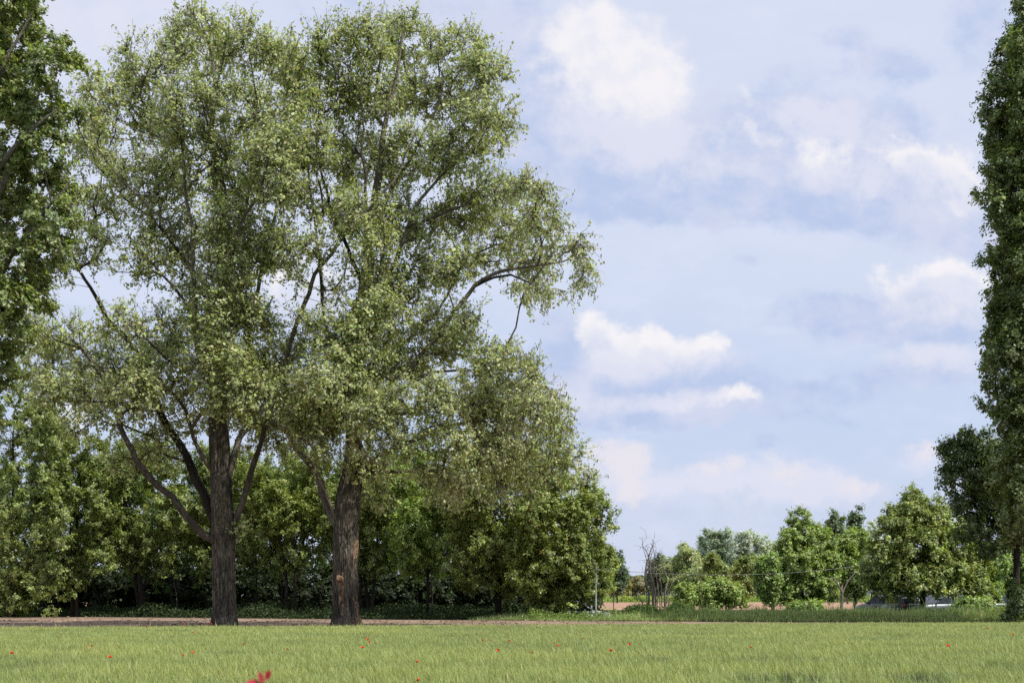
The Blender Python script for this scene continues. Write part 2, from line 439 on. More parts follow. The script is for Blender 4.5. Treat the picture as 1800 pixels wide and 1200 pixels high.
M_VGROUND = noise_mat('vineyard_grass', [(0.3, (0.09, 0.12, 0.03)), (0.7, (0.18, 0.22, 0.06))], 0.7, 6, 0.95, 0.3, 2, 0.1)
M_GROUND = noise_mat('meadow_ground', [(0.3, (0.05, 0.07, 0.025)), (0.7, (0.11, 0.13, 0.05))], 0.3, 6, 0.95, 0.2, 1, 0.1)
M_WSOIL = noise_mat('field_floor', [(0.3, (0.05, 0.06, 0.02)), (0.7, (0.10, 0.12, 0.04))], 5, 6, 0.95, 0.4, 12, 0.1)
wx = np.concatenate([[-1500, -600, -200, -80, -50], np.linspace(-40, 40, 121), [50, 80, 200, 600, 1500]])
sheet('ground', -60, 4000, [-3000, -800, 0, 800, 3000], [0, .02, .05, .1, .3, 1], M_GROUND, flatz=-0.75)
sheet('field_floor', -30, 43, wx, np.linspace(0, 1, 40), M_WSOIL)
sheet('ploughed_soil', 43, border_y, wx, np.linspace(0, 1, 90), M_SOIL, rough=0.035, seed=3)
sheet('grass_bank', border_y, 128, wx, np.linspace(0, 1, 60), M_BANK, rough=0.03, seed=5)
sheet('far_ploughed_field', 128, 258, wx, np.linspace(0, 1, 20), M_FARSOIL)
sheet('vineyard_ground', 258, 460, wx, np.linspace(0, 1, 10), M_VGROUND)

# clods on the soil
def clods():
    rng = np.random.default_rng(5); n = 5200
    bm = bmesh.new(); bmesh.ops.create_icosphere(bm, subdivisions=1, radius=1.0)
    bv = np.array([v.co[:] for v in bm.verts]); bf_ = np.array([[v.index for v in f.verts] for f in bm.faces]); bm.free()
    x = rng.uniform(-32, 30, n); y = rng.uniform(0, 1, n)
    by = border_y(x); y = 45 + (by - 0.5 - 45) * y
    s = 0.014 + 0.05 * rng.uniform(0, 1, n) ** 3
    V = bv[None] * (1 + rng.uniform(-0.3, 0.3, (n, len(bv), 1))) * np.stack([s * rng.uniform(.8, 1.5, n), s * rng.uniform(.8, 1.4, n), s * rng.uniform(.6, 1, n)], -1)[:, None, :]
    V = V + np.stack([x, y, 0.012 + s * 0.2], -1)[:, None, :]
    Fc = (bf_[None] + (np.arange(n) * len(bv))[:, None, None]).reshape(-1, 3)
    me = mesh_np('soil_clods', V.reshape(-1, 3), Fc, M_SOIL)
    tag(link('soil_clods', me), 'loose brown clods strewn over the ploughed soil strip', 'soil clods', kind='stuff')
clods()

# ------------------------------------------------------------------ wheat
def field_edge(x):                              # far edge of the standing crop
    px = 900 + np.asarray(x, float) * F / 48.0
    return np.interp(px, [-500, 0, 600, 1300, 1800, 2400], [45.5, 46.5, 47.5, 52.5, 54, 55])
def wheat():
    rng = np.random.default_rng(21); n = 560000
    y = np.sqrt(rng.uniform(13.2 ** 2, 55 ** 2, n)); x = rng.uniform(-0.41, 0.41, n) * y
    # thin the far half a little, open a few troughs close by
    p3 = np.stack([x, y, x * 0], -1)
    k = y < field_edge(x) + 0.35 * (vnoise(p3 * 3) - 0.5)
    x, y, p3 = x[k], y[k], p3[k]; n = len(x)
    patch = fbm(p3 * np.array([0.25, 0.5, 1]), 3)
    fine = fbm(p3 * np.array([2.2, 1.3, 1]), 2)
    px = 900 + x / y * F
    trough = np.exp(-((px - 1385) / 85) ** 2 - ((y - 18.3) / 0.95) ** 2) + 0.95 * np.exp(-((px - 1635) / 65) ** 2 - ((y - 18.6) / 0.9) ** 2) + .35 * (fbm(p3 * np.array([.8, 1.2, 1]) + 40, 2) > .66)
    h = 0.345 + 0.05 * (patch - 0.5) + 0.05 * (fine - 0.5) + rng.normal(0, 0.022, n) - 0.10 * trough * (fbm(p3 * 5, 2) > 0.5)
    h = np.maximum(h, 0.1)
    tall = rng.uniform(0, 1, n) < 0.004; h[tall] += rng.uniform(0.02, 0.10, tall.sum())
    w = rng.uniform(0.0028, 0.0062, n) * np.clip(y / 26, 0.85, 1.6)
    an = rng.uniform(0, 6.28, n); lean = np.abs(rng.normal(0, 0.05, n)); la = rng.normal(2.6, 1.0, n)
    dx = np.cos(la) * lean; dy = np.sin(la) * lean
    bx = np.cos(an) * w; by = np.sin(an) * w * 0.6
    z0 = 0.03 + h * 0; o = np.zeros(n)
    V = np.empty((n, 5, 3), np.float32)
    V[:, 0] = np.stack([x - bx, y - by, z0], -1); V[:, 1] = np.stack([x + bx, y + by, z0], -1)
    mx, my, mz = x + dx * 0.45, y + dy * 0.45, h * 0.72
    V[:, 2] = np.stack([mx + bx, my + by, mz], -1); V[:, 3] = np.stack([mx - bx, my - by, mz], -1)
    droop = rng.uniform(0, 0.03, n)
    V[:, 4] = np.stack([x + dx * 1.6, y + dy * 1.6, h - droop], -1)
    i = np.arange(n, dtype=np.int32)[:, None] * 5
    Fc = np.concatenate([i + np.array([[0, 1, 2]]), i + np.array([[0, 2, 3]]), i + np.array([[3, 2, 4]])])
    c = pick_cols(rng, n, [(0.55, (0.145, 0.170, 0.052)), (0.3, (0.124, 0.151, 0.042)), (0.15, (0.177, 0.195, 0.078))], 0.10)
    c *= (0.94 + 0.42 * patch)[:, None]
    c *= (1 - 0.72 * np.clip(trough * 1.3, 0, 1) * (fbm(p3 * np.array([9, 2.5, 1]) + 9, 2) > .44))[:, None] * (1 - np.clip(trough, 0, 1)[:, None] * np.array([.12, 0, -.25]))  # dark bluish streaks coloured into trough blades, standing in for shaded gaps between them
    yel = np.clip((patch - 0.45) * 2, 0, 1)[:, None]; c = c * (1 + yel * np.array([0.12, 0.03, -0.1]))
    cols = np.repeat(c, 5, axis=0).reshape(n, 5, 3)
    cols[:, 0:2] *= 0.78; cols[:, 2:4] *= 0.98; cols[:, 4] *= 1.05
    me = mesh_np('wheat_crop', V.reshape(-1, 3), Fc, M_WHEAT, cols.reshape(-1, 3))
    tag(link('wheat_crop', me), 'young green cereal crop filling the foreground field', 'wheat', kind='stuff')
wheat()

# ------------------------------------------------------------------ poppies
M_RED = noise_mat('poppy_petal', [(0.3, (0.62, 0.035, 0.012)), (0.7, (0.80, 0.075, 0.02))], 40, 2, 0.6, 0.0)
M_STEM = noise_mat('plant_stem', [(0.3, (0.09, 0.13, 0.04)), (0.7, (0.14, 0.19, 0.06))], 20, 2, 0.7, 0.0)
M_BLACK = noise_mat('poppy_heart', [(0.3, (0.01, 0.01, 0.01)), (0.7, (0.03, 0.025, 0.03))], 40, 2, 0.8, 0.0)
def poppy_meshes():
    V, Fc = [], []
    rng = np.random.default_rng(3)
    for k in range(5):
        a0 = k / 5 * 6.283 + rng.uniform(-.2, .2); wd = 0.95
        rows = []
        for t in (0.08, 0.4, 0.75, 1.0):
            r = 0.047 * math.sin(t * 1.45) + 0.002; z = 0.034 * t ** 1.6 + 0.004 * math.sin(k * 2 + t * 5)
            rows.append([(r * math.cos(a0 + q * wd * (0.5 + 0.25 * t)), r * math.sin(a0 + q * wd * (0.5 + 0.25 * t)), z + 0.003 * math.cos(q * 3 + k) - 0.004 * q * q) for q in (-1, -.4, .3, 1)])
        b = len(V)
        for r_ in rows: V += r_
        for i in range(3):
            for j in range(3): Fc.append((b + i * 4 + j, b + i * 4 + j + 1, b + i * 4 + j + 5, b + i * 4 + j + 4))
    bloom = mesh_np('bloom', V, Fc, M_RED, smooth=True)
    Vl, Fl = [], []
    tube(np.array([[0.01, 0, -0.36], [0.012, 0.004, -0.2], [0, 0, -0.06], [0, 0, 0]]), [0.0025, 0.0022, 0.002, 0.002], 5, Vl, Fl, 0)
    stem = mesh_np('stem', np.concatenate(Vl), np.concatenate(Fl), M_STEM, smooth=True)
    bm = bmesh.new(); bmesh.ops.create_icosphere(bm, subdivisions=1, radius=0.009); bmesh.ops.translate(bm, verts=bm.verts, vec=(0, 0, 0.012))
    heart = bpy.data.meshes.new('seed_head'); bm.to_mesh(heart); bm.free(); heart.materials.append(M_BLACK)
    return bloom, stem, heart
POPPIES = [
 (21, 1148, 1.0, 'red poppy closest to the left edge of the wheat field'),
 (161, 1135, 0.9, 'deep red poppy in the left of the wheat, upper of a near pair'),
 (193, 1155, 1.05, 'large red poppy in the left of the wheat, lower of a near pair'),
 (152, 1138, 0.45, 'tiny dark red poppy just left of the deep red one'),
 (105, 1118, 0.4, 'tiny orange poppy far back at the left of the wheat'),
 (260, 1100, 0.75, 'small poppy at the crop edge well left of the left trunk'),
 (325, 1096, 0.9, 'red poppy at the crop edge left of the left trunk, on the soil side'),
 (328, 1100, 0.7, 'small poppy just below the one at the crop edge left of the left trunk'),
 (371, 1096, 0.85, 'red poppy touching the foot of the left trunk'),
 (339, 1111, 0.7, 'small red poppy in the wheat below the left trunk'),
 (322, 1152, 0.6, 'faint small poppy left of its twin under the left trunk'),
 (339, 1147, 0.8, 'pale orange poppy mid field under the left trunk'),
 (428, 1132, 0.75, 'pale orange poppy right of the left trunk, nearer the trunk'),
 (505, 1141, 0.85, 'pale orange poppy midway between the two trunks'),
 (437, 1186, 0.5, 'tiny poppy just left of the blurred red shoot'),
 (647, 1123, 1.05, 'brightest poppy of the tight cluster right of the right trunk, topmost'),
 (649, 1128, 0.75, 'smaller poppy touching the topmost of the cluster by the right trunk'),
 (660, 1130, 0.65, 'small poppy at the right end of the cluster by the right trunk'),
 (637, 1138, 1.05, 'large poppy lowest of the cluster by the right trunk'),
 (734, 1163, 0.75, 'faded poppy alone low in the field right of the right trunk'),
 (736, 1195, 0.7, 'poppy at the bottom edge of the field, nearest the viewer'),
 (848, 1125, 0.8, 'red poppy at the left end of the middle row of three'),
 (863, 1125, 0.6, 'faint poppy in the middle of the middle row of three'),
 (896, 1126, 0.85, 'red poppy at the right end of the middle row of three'),
 (876, 1143, 0.95, 'pale red poppy below the middle row of three'),
 (937, 1147, 0.65, 'small red poppy below and right of the middle row'),
 (981, 1135, 1.0, 'bright red poppy right of centre, larger of a close pair'),
 (973, 1129, 0.5, 'tiny poppy just above the bright red one right of centre'),
 (1025, 1122, 0.75, 'small red poppy below the grey pole'),
 (1073, 1143, 1.0, 'large pale red poppy in front of the white car, lower of two'),
 (1107, 1132, 1.0, 'large red poppy right of the white car, upper of two'),
 (1319, 1137, 0.75, 'lone red poppy in the open wheat below the shrubs'),
 (1480, 1115, 0.5, 'faint orange poppy far back under the bare stub tree'),
 (1666, 1135, 1.2, 'largest bright red poppy in the right part of the wheat'),
 (1737, 1104, 1.1, 'red poppy near the right edge, uppermost of three'),
 (1767, 1107, 0.6, 'small dark poppy near the right edge, middle of three'),
 (1780, 1115, 1.0, 'red poppy at the right edge, lowest of three')]
bl, st, hd = poppy_meshes()
for i, (px, py, s, lab) in enumerate(POPPIES):
    top = 0.385; D = (CAMZ - top) * F / (py - HY)
    if py <= 1097: D = (CAMZ - 0.33) * F / (py - HY)
    c = W(px, py, D)
    e = empty('poppy', c, lab, 'poppy', 'red poppies scattered in the wheat'); e.rotation_euler = (random.uniform(0.2, 0.9), random.uniform(-.5, .5), random.uniform(0, 6.28))
    s *= 0.66; e.scale = (s, s, s)
    link('bloom', bl, e); link('stem', st, e); link('seed_head', hd, e)

# ------------------------------------------------------------------ blurred red shoot close by
def red_shoot():
    D = 3.0; o = np.array([GX(462, D), D, 0.0])
    root = empty('red_shrub', o, 'blurred red leafy shoot poking up at the bottom edge close by', 'shrub')
    m = noise_mat('red_leaf', [(0.3, (0.30, 0.015, 0.02)), (0.7, (0.50, 0.05, 0.07))], 60, 3, 0.4, 0.0)
    tip = W(466, 1199, D) - o
    Vl, Fl = [], []
    tube(catmull([(0.05, 0.02, 0), (0.03, 0, 0.5), (0.0, 0, 0.95), tuple(tip)], [0.008, 0.006, 0.004, 0.0022], 0.06)[0], np.linspace(0.008, 0.0015, len(catmull([(0.05, 0.02, 0), (0.03, 0, 0.5), (0.0, 0, 0.95), tuple(tip)], [0.008, 0.006, 0.004, 0.0022], 0.06)[0])), 6, Vl, Fl, 0)
    link('stem', mesh_np('stem', np.concatenate(Vl), np.concatenate(Fl), m, smooth=True), root)
    def leaf(base, tipp, w, nrm_):
        base = np.array(base); tipp = np.array(tipp); a = tipp - base; b = np.cross(a, nrm_); b = b / np.linalg.norm(b) * w
        V = []; 
        for t, k in ((0, .05), (.2, .6), (.45, 1), (.7, .85), (.9, .4), (1, .02)):
            c = base + a * t + np.array([0, 0, 1]) * 0.0; cup = nrm_ * w * 0.25 * k
            V += [tuple(c - b * k + cup), tuple(c), tuple(c + b * k + cup)]
        Fc = []
        for i in range(5):
            for j in range(2): Fc.append((i * 3 + j, i * 3 + j + 1, i * 3 + j + 4, i * 3 + j + 3))
        link('leaf', mesh_np('leaf', V, Fc, m, smooth=True), root)
    ny = np.array([0.1, -1, 0.25])
    leaf(W(463, 1203, D) - o, W(455, 1178, D) - o, 0.0055, ny)
    leaf(W(468, 1196, D) - o, W(474, 1176, D) - o, 0.0068, ny)
    leaf(W(462, 1204, D) - o, W(430, 1201, D) - o, 0.012, np.array([0.0, -0.8, 0.6]))
    leaf(W(466, 1212, D) - o, W(490, 1204, D) - o, 0.006, np.array([0.2, -0.9, 0.5]))
    for k in range(8):
        z = 0.5 + k * 0.085; a = k * 2.4
        b = np.array([0.02 * (1 - k / 8), 0, z]); leaf(b, b + np.array([math.cos(a) * .05, math.sin(a) * .05, 0.025]), 0.011, np.array([0.1, -.3, 1]))
red_shoot()

# ================================================================== THE TWO GREAT POPLARS
POP = [(0.5, (0.222, 0.250, 0.100)), (0.3, (0.178, 0.214, 0.070)), (0.2, (0.272, 0.290, 0.152))]
PALE = (0.34, 0.34, 0.23)
def rows(L, spread, seed, droop=0, pale=0.16):
    rng = np.random.default_rng(seed); E = []
    for e in L:
        px, py, rx, ry = e[:4]; dens = e[4] if len(e) > 4 else 1.0; dr = e[5] if len(e) > 5 else droop; pa = e[6] if len(e) > 6 else pale
        dd = rng.uniform(-spread, spread)
        E.append((px, py, rx * 0.84, ry * 0.82, dd, (rx + ry) / 2 / 42 * 1.1, dens, dr, pa))
    return E
DT = 61.0
def tame(L):
    for k, l in enumerate(L): l['dk'] = 1.0 if k == 0 else 0.35; l['rk'] = .68
    return L
E1 = rows([(340, 85, 80, 60), (352, 45, 35, 30, .8), (250, 120, 65, 50), (180, 160, 45, 40, .8), (440, 95, 65, 50), (495, 110, 40, 45, .8), (225, 215, 80, 60), (340, 200, 85, 75),
           (450, 200, 75, 65), (165, 260, 50, 40, .7), (185, 310, 55, 40, .8), (280, 320, 85, 65), (400, 310, 80, 75), (480, 310, 60, 70), (170, 390, 60, 50, .8), (290, 420, 85, 60), (250, 470, 60, 30, .6),
           (420, 430, 75, 75), (150, 480, 45, 35, .4), (480, 430, 50, 60, .7), (360, 520, 70, 60), (440, 550, 70, 60), (220, 570, 70, 30, .7), (110, 590, 60, 40, .8), (70, 640, 50, 50, .8), (290, 590, 60, 50),
           (190, 640, 85, 50), (300, 660, 80, 50), (420, 640, 85, 55, 1.1), (500, 640, 65, 50, 1.1), (120, 700, 70, 32, .8), (200, 720, 65, 42), (330, 730, 70, 50, .7), (440, 720, 80, 50), (520, 690, 60, 50), (140, 745, 40, 25, .6),
           (275, 790, 60, 42, .6), (480, 770, 65, 38, .9), (235, 815, 45, 30, .4), (545, 735, 50, 45), (430, 930, 14, 30, .6), (500, 230, 40, 60, .8), (515, 330, 40, 60, .7), (510, 430, 40, 40, .5), (150, 215, 30, 30, .6), (60, 590, 40, 30, .7), (90, 690, 45, 30, .8), (165, 430, 40, 30, .6)], 4.5, 101)
E1 += [(385, 640, 50, 45, -3.2, 1.3, 1, 0, .15), (375, 560, 45, 45, -3.4, 1.3, .9, 0, .15), (400, 480, 40, 45, -3, 1.2, .8, 0, .15), (390, 700, 50, 26, -3, 1.2, .8, 0, .15), (395, 400, 40, 45, -3, 1.2, .8, 0, .15), (430, 690, 50, 40, -3.4, 1.2, 1, 0, .15), (230, 690, 60, 40, -3, 1.2, .8, 0, .15)]
TR1 = [(395, 1106, 23.5), (394, 1080, 21.5), (393, 1000, 20.5), (393, 930, 20.5), (389, 860, 19), (387, 800, 18), (384, 740, 17), (384, 700, 14), (392, 640, 12), (386, 570, 11), (396, 490, 10.5), (396, 420, 9), (388, 350, 7), (372, 240, 5), (372, 120, 3), (354, 30, 1.4)]
L1 = [dict(p=[(386, 955, 11), (360, 942, 10, -.4), (325, 903, 9, -1), (270, 845, 8.5, -1.6), (232, 795, 7.5, -2), (207, 745, 6.5, -2.2), (188, 690, 5.5, -2.3), (168, 645, 4, -2.5), (120, 590, 2.5, -2.5)]),
      dict(p=[(384, 935, 13), (366, 890, 13, .8), (350, 845, 12, 1.5), (322, 800, 11, 2), (303, 765, 10, 2.5), (270, 690, 8, 3), (235, 610, 6.5, 3.5), (195, 560, 5.5, 3.5), (160, 505, 4.5, 3.5), (126, 432, 3, 3.5)], mat=M_DARKBARK),
      dict(p=[(378, 832, 7), (357, 805, 6, -1), (340, 770, 5, -1.5), (325, 720, 4.5, -2), (300, 685, 3.5, -2.3), (270, 655, 2.5, -2.5)]),
      dict(p=[(386, 720, 8), (365, 660, 7, -1), (352, 610, 6.5, -1.4), (345, 560, 6.5, -1.6), (339, 490, 6, -1.8), (336, 420, 5, -2), (330, 360, 4, -2), (318, 250, 2.6, -2), (290, 150, 1.5, -2)], mat=M_PALE),
      dict(p=[(341, 560, 4, -1.6), (318, 520, 3.6, -2), (285, 485, 3, -2.3), (255, 450, 2.6, -2.6), (225, 430, 2, -3)]),
      dict(p=[(337, 480, 4.2, -1.8), (318, 430, 3.6, -2), (295, 388, 3, -2), (262, 370, 2.6, -2), (180, 270, 1.6, -2)], mat=M_PALE),
      dict(p=[(408, 930, 9), (428, 880, 8.5, -.8), (443, 830, 8, -1.2), (456, 775, 6, -1.6), (480, 710, 4.6, -1.8), (500, 650, 3, -2)], mat=M_LIMB),
      dict(p=[(396, 850, 11), (412, 800, 9, .2), (424, 770, 8, .5), (448, 710, 6, 1), (437, 640, 5.5, 1), (437, 583, 5.5, .8), (450, 533, 5.2, .6), (460, 487, 5, .5), (471, 433, 4.6, .4), (483, 387, 4, .4), (500, 320, 3, .3), (510, 200, 1.6, 0)], mat=M_PALE),
      dict(p=[(397, 470, 6), (420, 400, 4, 1), (445, 300, 3, 1.4), (450, 180, 1.8, 1.5)]),
      dict(p=[(392, 610, 6), (420, 560, 4, 2), (425, 480, 3, 3), (430, 400, 2, 4)]),
      dict(p=[(390, 560, 5), (350, 500, 4, 2), (280, 400, 3, 3), (200, 330, 2, 3.5)])]
E2 = rows([(575, 80, 45, 40, .9), (640, 70, 60, 45), (720, 70, 70, 45), (800, 95, 60, 45), (850, 130, 45, 45), (560, 160, 70, 60), (650, 170, 80, 60), (760, 180, 80, 60), (850, 205, 55, 45, .9, 0, .2), (890, 210, 32, 25, .8, .3, .25),
           (540, 260, 60, 50), (610, 270, 75, 60), (710, 280, 80, 60), (800, 280, 60, 50), (850, 265, 45, 28, .8), (860, 335, 60, 35, 1, .3, .25), (930, 335, 48, 32, 1, .3, .3), (960, 385, 50, 35, .9, .4, .3), (890, 400, 65, 45, 1, .2, .25), (810, 380, 70, 50, 1, 0, .2),
           (1000, 430, 36, 32, .9, .5, .35), (1028, 478, 22, 36, .9, .7, .35), (930, 460, 60, 30, 1, .3, .3), (960, 505, 34, 26, .9, .6, .35), (915, 500, 25, 26, .6, .6, .3), (720, 390, 75, 50), (640, 380, 55, 50, .8), (590, 370, 55, 50, .9), (770, 470, 70, 45), (710, 500, 60, 45), (840, 460, 50, 35, .8),
           (640, 470, 40, 40, .5), (600, 600, 60, 45), (670, 570, 65, 50), (760, 570, 60, 40), (640, 650, 70, 50), (720, 630, 70, 50), (800, 610, 60, 40), (860, 635, 65, 38, 1, .2, .25), (920, 655, 45, 40, 1, .2, .3), (570, 680, 60, 55), (660, 730, 60, 50), (750, 700, 75, 50, 1, .2, .2), (840, 700, 75, 50, 1, .4, .35), (930, 710, 42, 50, 1, .4, .35),
           (690, 790, 50, 40, .8), (790, 770, 65, 45, .9, .4, .3), (870, 780, 60, 55, .9, .6, .45), (955, 765, 40, 45, .9, .3, .3), (1000, 800, 32, 30, .8), (1020, 840, 18, 18, .6), (565, 770, 50, 55), (640, 820, 40, 35, .8), (660, 870, 26, 30, .7), (880, 850, 30, 30, .4, 1.0, .6), (525, 150, 40, 55, .8), (530, 90, 30, 35, .7), (560, 430, 40, 40, .6), (520, 500, 26, 30, .5), (585, 520, 26, 34, .5), (545, 560, 34, 22, .6), (535, 590, 40, 40, .6), (980, 830, 40, 30, .8), (940, 850, 40, 30, .6), (810, 840, 55, 34, .9, .8, .4), (760, 835, 45, 30, .8, .6, .35), (900, 800, 50, 40, .9, .6, .4), (880, 700, 50, 45, .9, .5, .4), (960, 700, 30, 36, .8, .4, .4), (985, 720, 25, 40, .7, .3, .3), (830, 570, 40, 25, .8)], 4.8, 202)
E2 += [(620, 700, 46, 45, -3, 1.3, 1, 0, .15), (625, 620, 46, 45, -3.2, 1.3, .9, 0, .15), (645, 530, 40, 40, -3, 1.2, .7, 0, .15), (600, 760, 40, 32, -2.6, 1, .9, 0, .1), (655, 440, 40, 40, -3, 1.2, .7, 0, .15), (530, 720, 45, 40, -3, 1.2, .9, 0, .15)]
TR2 = [(608, 1106, 25.5), (608, 1080, 23.5), (607, 1000, 21.5), (609, 930, 21.5), (612, 880, 22), (620, 830, 19), (624, 780, 15), (624, 730, 13), (618, 660, 12), (624, 580, 11), (640, 500, 10.5), (648, 440, 9.5), (656, 380, 8), (664, 330, 7), (676, 240, 5), (692, 150, 3), (704, 55, 1.4)]
L2 = [dict(p=[(600, 935, 13), (580, 895, 12, .5), (562, 850, 11, .8), (540, 812, 9.5, 1), (518, 788, 8, 1.2), (500, 735, 6.5, 1), (498, 680, 6, .6), (505, 625, 6, 0), (519, 567, 5.8, -.6), (542, 517, 5.6, -1), (562, 467, 5, -1.4), (590, 430, 4.4, -1.6), (617, 404, 4, -1.8), (650, 365, 3.4, -2), (690, 320, 2.6, -2), (740, 220, 1.5, -2)], mat=M_PALE),
      dict(p=[(592, 915, 4), (578, 880, 3.6, -1), (563, 845, 3, -1.4), (554, 805, 2.6, -1.6), (545, 770, 1.6, -1.8)], mat=M_DEAD, name='dead_branch'),
      dict(p=[(628, 845, 10), (652, 812, 8, -.5), (672, 800, 7, -.7), (700, 788, 6, -1), (745, 768, 5, -1.5), (800, 745, 3.5, -2), (880, 740, 2, -2)]),
      dict(p=[(626, 760, 9), (665, 700, 8, .8), (720, 645, 7, 1.2), (770, 592, 6.4, 1.5), (800, 547, 6, 1.5), (835, 502, 5.2, 1.5), (880, 478, 4.5, 1.5), (940, 468, 3.2, 1.3), (1000, 455, 2, 1)], mat=M_PALE),
      dict(p=[(832, 505, 3.5, 1.5), (868, 487, 3.4, 1), (900, 484, 3, .8), (915, 490, 2, .6)], mat=M_DARKBARK),
      dict(p=[(632, 560, 8), (665, 520, 6.5, -1), (695, 460, 6, -1.6), (712, 405, 5, -2), (740, 350, 4, -2), (790, 290, 3, -2), (850, 230, 1.6, -2)], mat=M_PALE),
      dict(p=[(622, 690, 6), (660, 690, 5, -2), (700, 688, 4.4, -2.6), (760, 657, 3.6, -3), (850, 650, 2.4, -3), (920, 655, 1.4, -3)]),
      dict(p=[(640, 520, 6), (620, 450, 5, 2), (585, 380, 4, 2.4), (560, 280, 3, 2.5), (560, 160, 1.6, 2.5)], mat=M_DARKBARK),
      dict(p=[(620, 640, 6), (585, 610, 5, 1), (568, 550, 4.6, 1.4), (562, 490, 4.2, 1.6), (556, 400, 3.4, 1.8), (540, 280, 2, 2)], mat=M_LIMB),
      dict(p=[(656, 400, 6), (690, 330, 4.6, 2), (730, 260, 3.5, 3), (780, 160, 2, 3.5)]),
      dict(p=[(650, 430, 5), (640, 330, 4, -2.4), (640, 230, 2.6, -3), (620, 110, 1.5, -3)]),
      dict(p=[(715, 400, 3.5, -2), (790, 370, 3, -2.4), (870, 340, 2.2, -2.8), (930, 330, 1.4, -3)])]

def big_trunk(origin, parent, pts, D, seed, ring=None):
    """furrowed bole with flared foot, finely meshed"""
    rng = np.random.default_rng(seed)
    P = [W(a[0], a[1], D) for a in pts]; P[0][2] = -0.12; R = [a[2] * D / F for a in pts]
    Q, r = catmull(P, R, 0.05); sides = 96
    Vl, Fl = [], []
    tube(Q, r, sides, Vl, Fl, 0)
    V = Vl[0].reshape(len(Q), sides, 3); c = Q[:, None, :]; rad = V - c; a = np.arange(sides) / sides * 2 * np.pi
    zz = np.repeat(Q[:, 2:3], sides, 1)
    cyl = np.stack([np.cos(a)[None] * 3.2 + 0 * zz, np.sin(a)[None] * 3.2 + 0 * zz, zz * 0.45], -1).reshape(-1, 3)
    lump = (fbm(cyl * 0.55 + seed, 3) - 0.5).reshape(V.shape[:2])
    fur = np.abs(fbm(cyl * np.array([3.6, 3.6, 2.2]) + seed, 3) - 0.5).reshape(V.shape[:2])
    disp = 1 + 0.22 * lump - 0.17 * np.clip(0.16 - fur, 0, 1) / 0.16
    foot = np.exp(-np.maximum(zz, 0) / 0.45); disp += foot * 0.30 * (0.5 + np.cos(a * 5 + seed)[None] * 0.5)
    if ring is not None: disp -= 0.055 * np.exp(-((zz - ring - 0.05 * np.sin(a * 2)[None]) / 0.05) ** 2)
    V = c + rad * disp[..., None]
    me = mesh_np('trunk', (V - origin).reshape(-1, 3), Fl[0], M_BARK, smooth=True)
    return link('trunk', me, parent), V, Q
def patch(parent, V, origin, z0, z1, a0, a1, seed, name='exposed_wood', off=0.014, label=None, thr=0.40):
    """ragged strip of bare wood lying just proud of the bark"""
    n, s, _ = V.shape; z = V[:, 0, 2]; ii = np.where((z > z0) & (z < z1))[0]
    c = V.mean(1, keepdims=True); an = np.arctan2(V[:, :, 1] - c[:, :, 1], V[:, :, 0] - c[:, :, 0])
    O = c + (V - c) * (1 + off / 0.55)
    O = O + (fbm((O * np.array([5, 5, 2.0])).reshape(-1, 3), 3).reshape(n, s, 1) - 0.5) * 0.05 * nrm(V - c)
    nn = fbm((V * np.array([6.0, 6.0, 1.5])).reshape(-1, 3) + seed, 4).reshape(n, s)
    am = (a0 + a1) / 2; hw = (a1 - a0) / 2
    d = np.abs((an - am + np.pi) % (2 * np.pi) - np.pi) / hw
    tz = np.abs((V[:, :, 2] - (z0 + z1) / 2) / ((z1 - z0) / 2))
    keep = (1 - np.maximum(d ** 2, tz ** 3)) * 0.42 + (nn - 0.5) * 2.6 > 0.10
    Fc = []
    for i in ii[:-1]:
        for j in range(s):
            if keep[i, j]:
                j2 = (j + 1) % s; Fc.append((i * s + j, i * s + j2, (i + 1) * s + j2, (i + 1) * s + j))
    if not Fc: return
    Fc = np.array(Fc); u, inv = np.unique(Fc, return_inverse=True)
    me = mesh_np(name, O.reshape(-1, 3)[u] - origin, inv.reshape(Fc.shape), M_WOUND, smooth=True)
    o = link(name, me, parent)
    if label: o['label'] = label
    return o

LEAF_N = 150000
T = make_tree('poplar_tree', 'left of the two tall old poplars, its trunk ringed by a dark crack', 'tree', DT, 395, E1, 2500, 0, 0, None, 31, trunk=[(a[0], a[1], a[2] * (.78 if a[1] > 710 else 1)) for a in TR1], limbs=tame(L1), limb_step=0.4, thr=0.36, noise_f=1.3, shell=.2, tip=0.017, bark=M_PALE)
T1root, T1o = finish_tree(T, LEAF_N, 0.122, POP, tw_len=0.95, tw_per=5, up=.5, var=.11, clumpvar=.16, mat=M_LEAFP, palecol=PALE, catkin=True, twigs=.013)
me = T1o[0].data
tr, V1, Q1 = big_trunk(T[2], T1root, [t for t in TR1 if t[1] >= 690] , DT, 4, ring=CAMZ + (HY - 1001) / F * DT)
T1o[0].name = 'branches'; tr.name = 'trunk'
T = make_tree('poplar_tree', 'right of the two tall old poplars, its trunk split to bare orange wood', 'tree', DT, 608, E2, 2700, 0, 0, None, 32, trunk=[(a[0], a[1], a[2] * (.78 if a[1] > 790 else 1)) for a in TR2], limbs=tame(L2), limb_step=0.4, thr=0.36, noise_f=1.3, shell=.2, tip=0.017, bark=M_PALE)
T2root, T2o = finish_tree(T, LEAF_N + 22000, 0.122, POP, tw_len=0.95, tw_per=5, up=.45, var=.11, clumpvar=.16, mat=M_LEAFP, palecol=PALE, catkin=True, twigs=.013)
tr, V2, Q2 = big_trunk(T[2], T2root, [t for t in TR2 if t[1] >= 770], DT, 9)
T2o[0].name = 'branches'
zz = lambda py: CAMZ + (HY - py) / F * DT
patch(T2root, V2, T[2], zz(1096), zz(1005), -2.05, -1.55, 2, label='orange brown bare wood strip low on the trunk face')
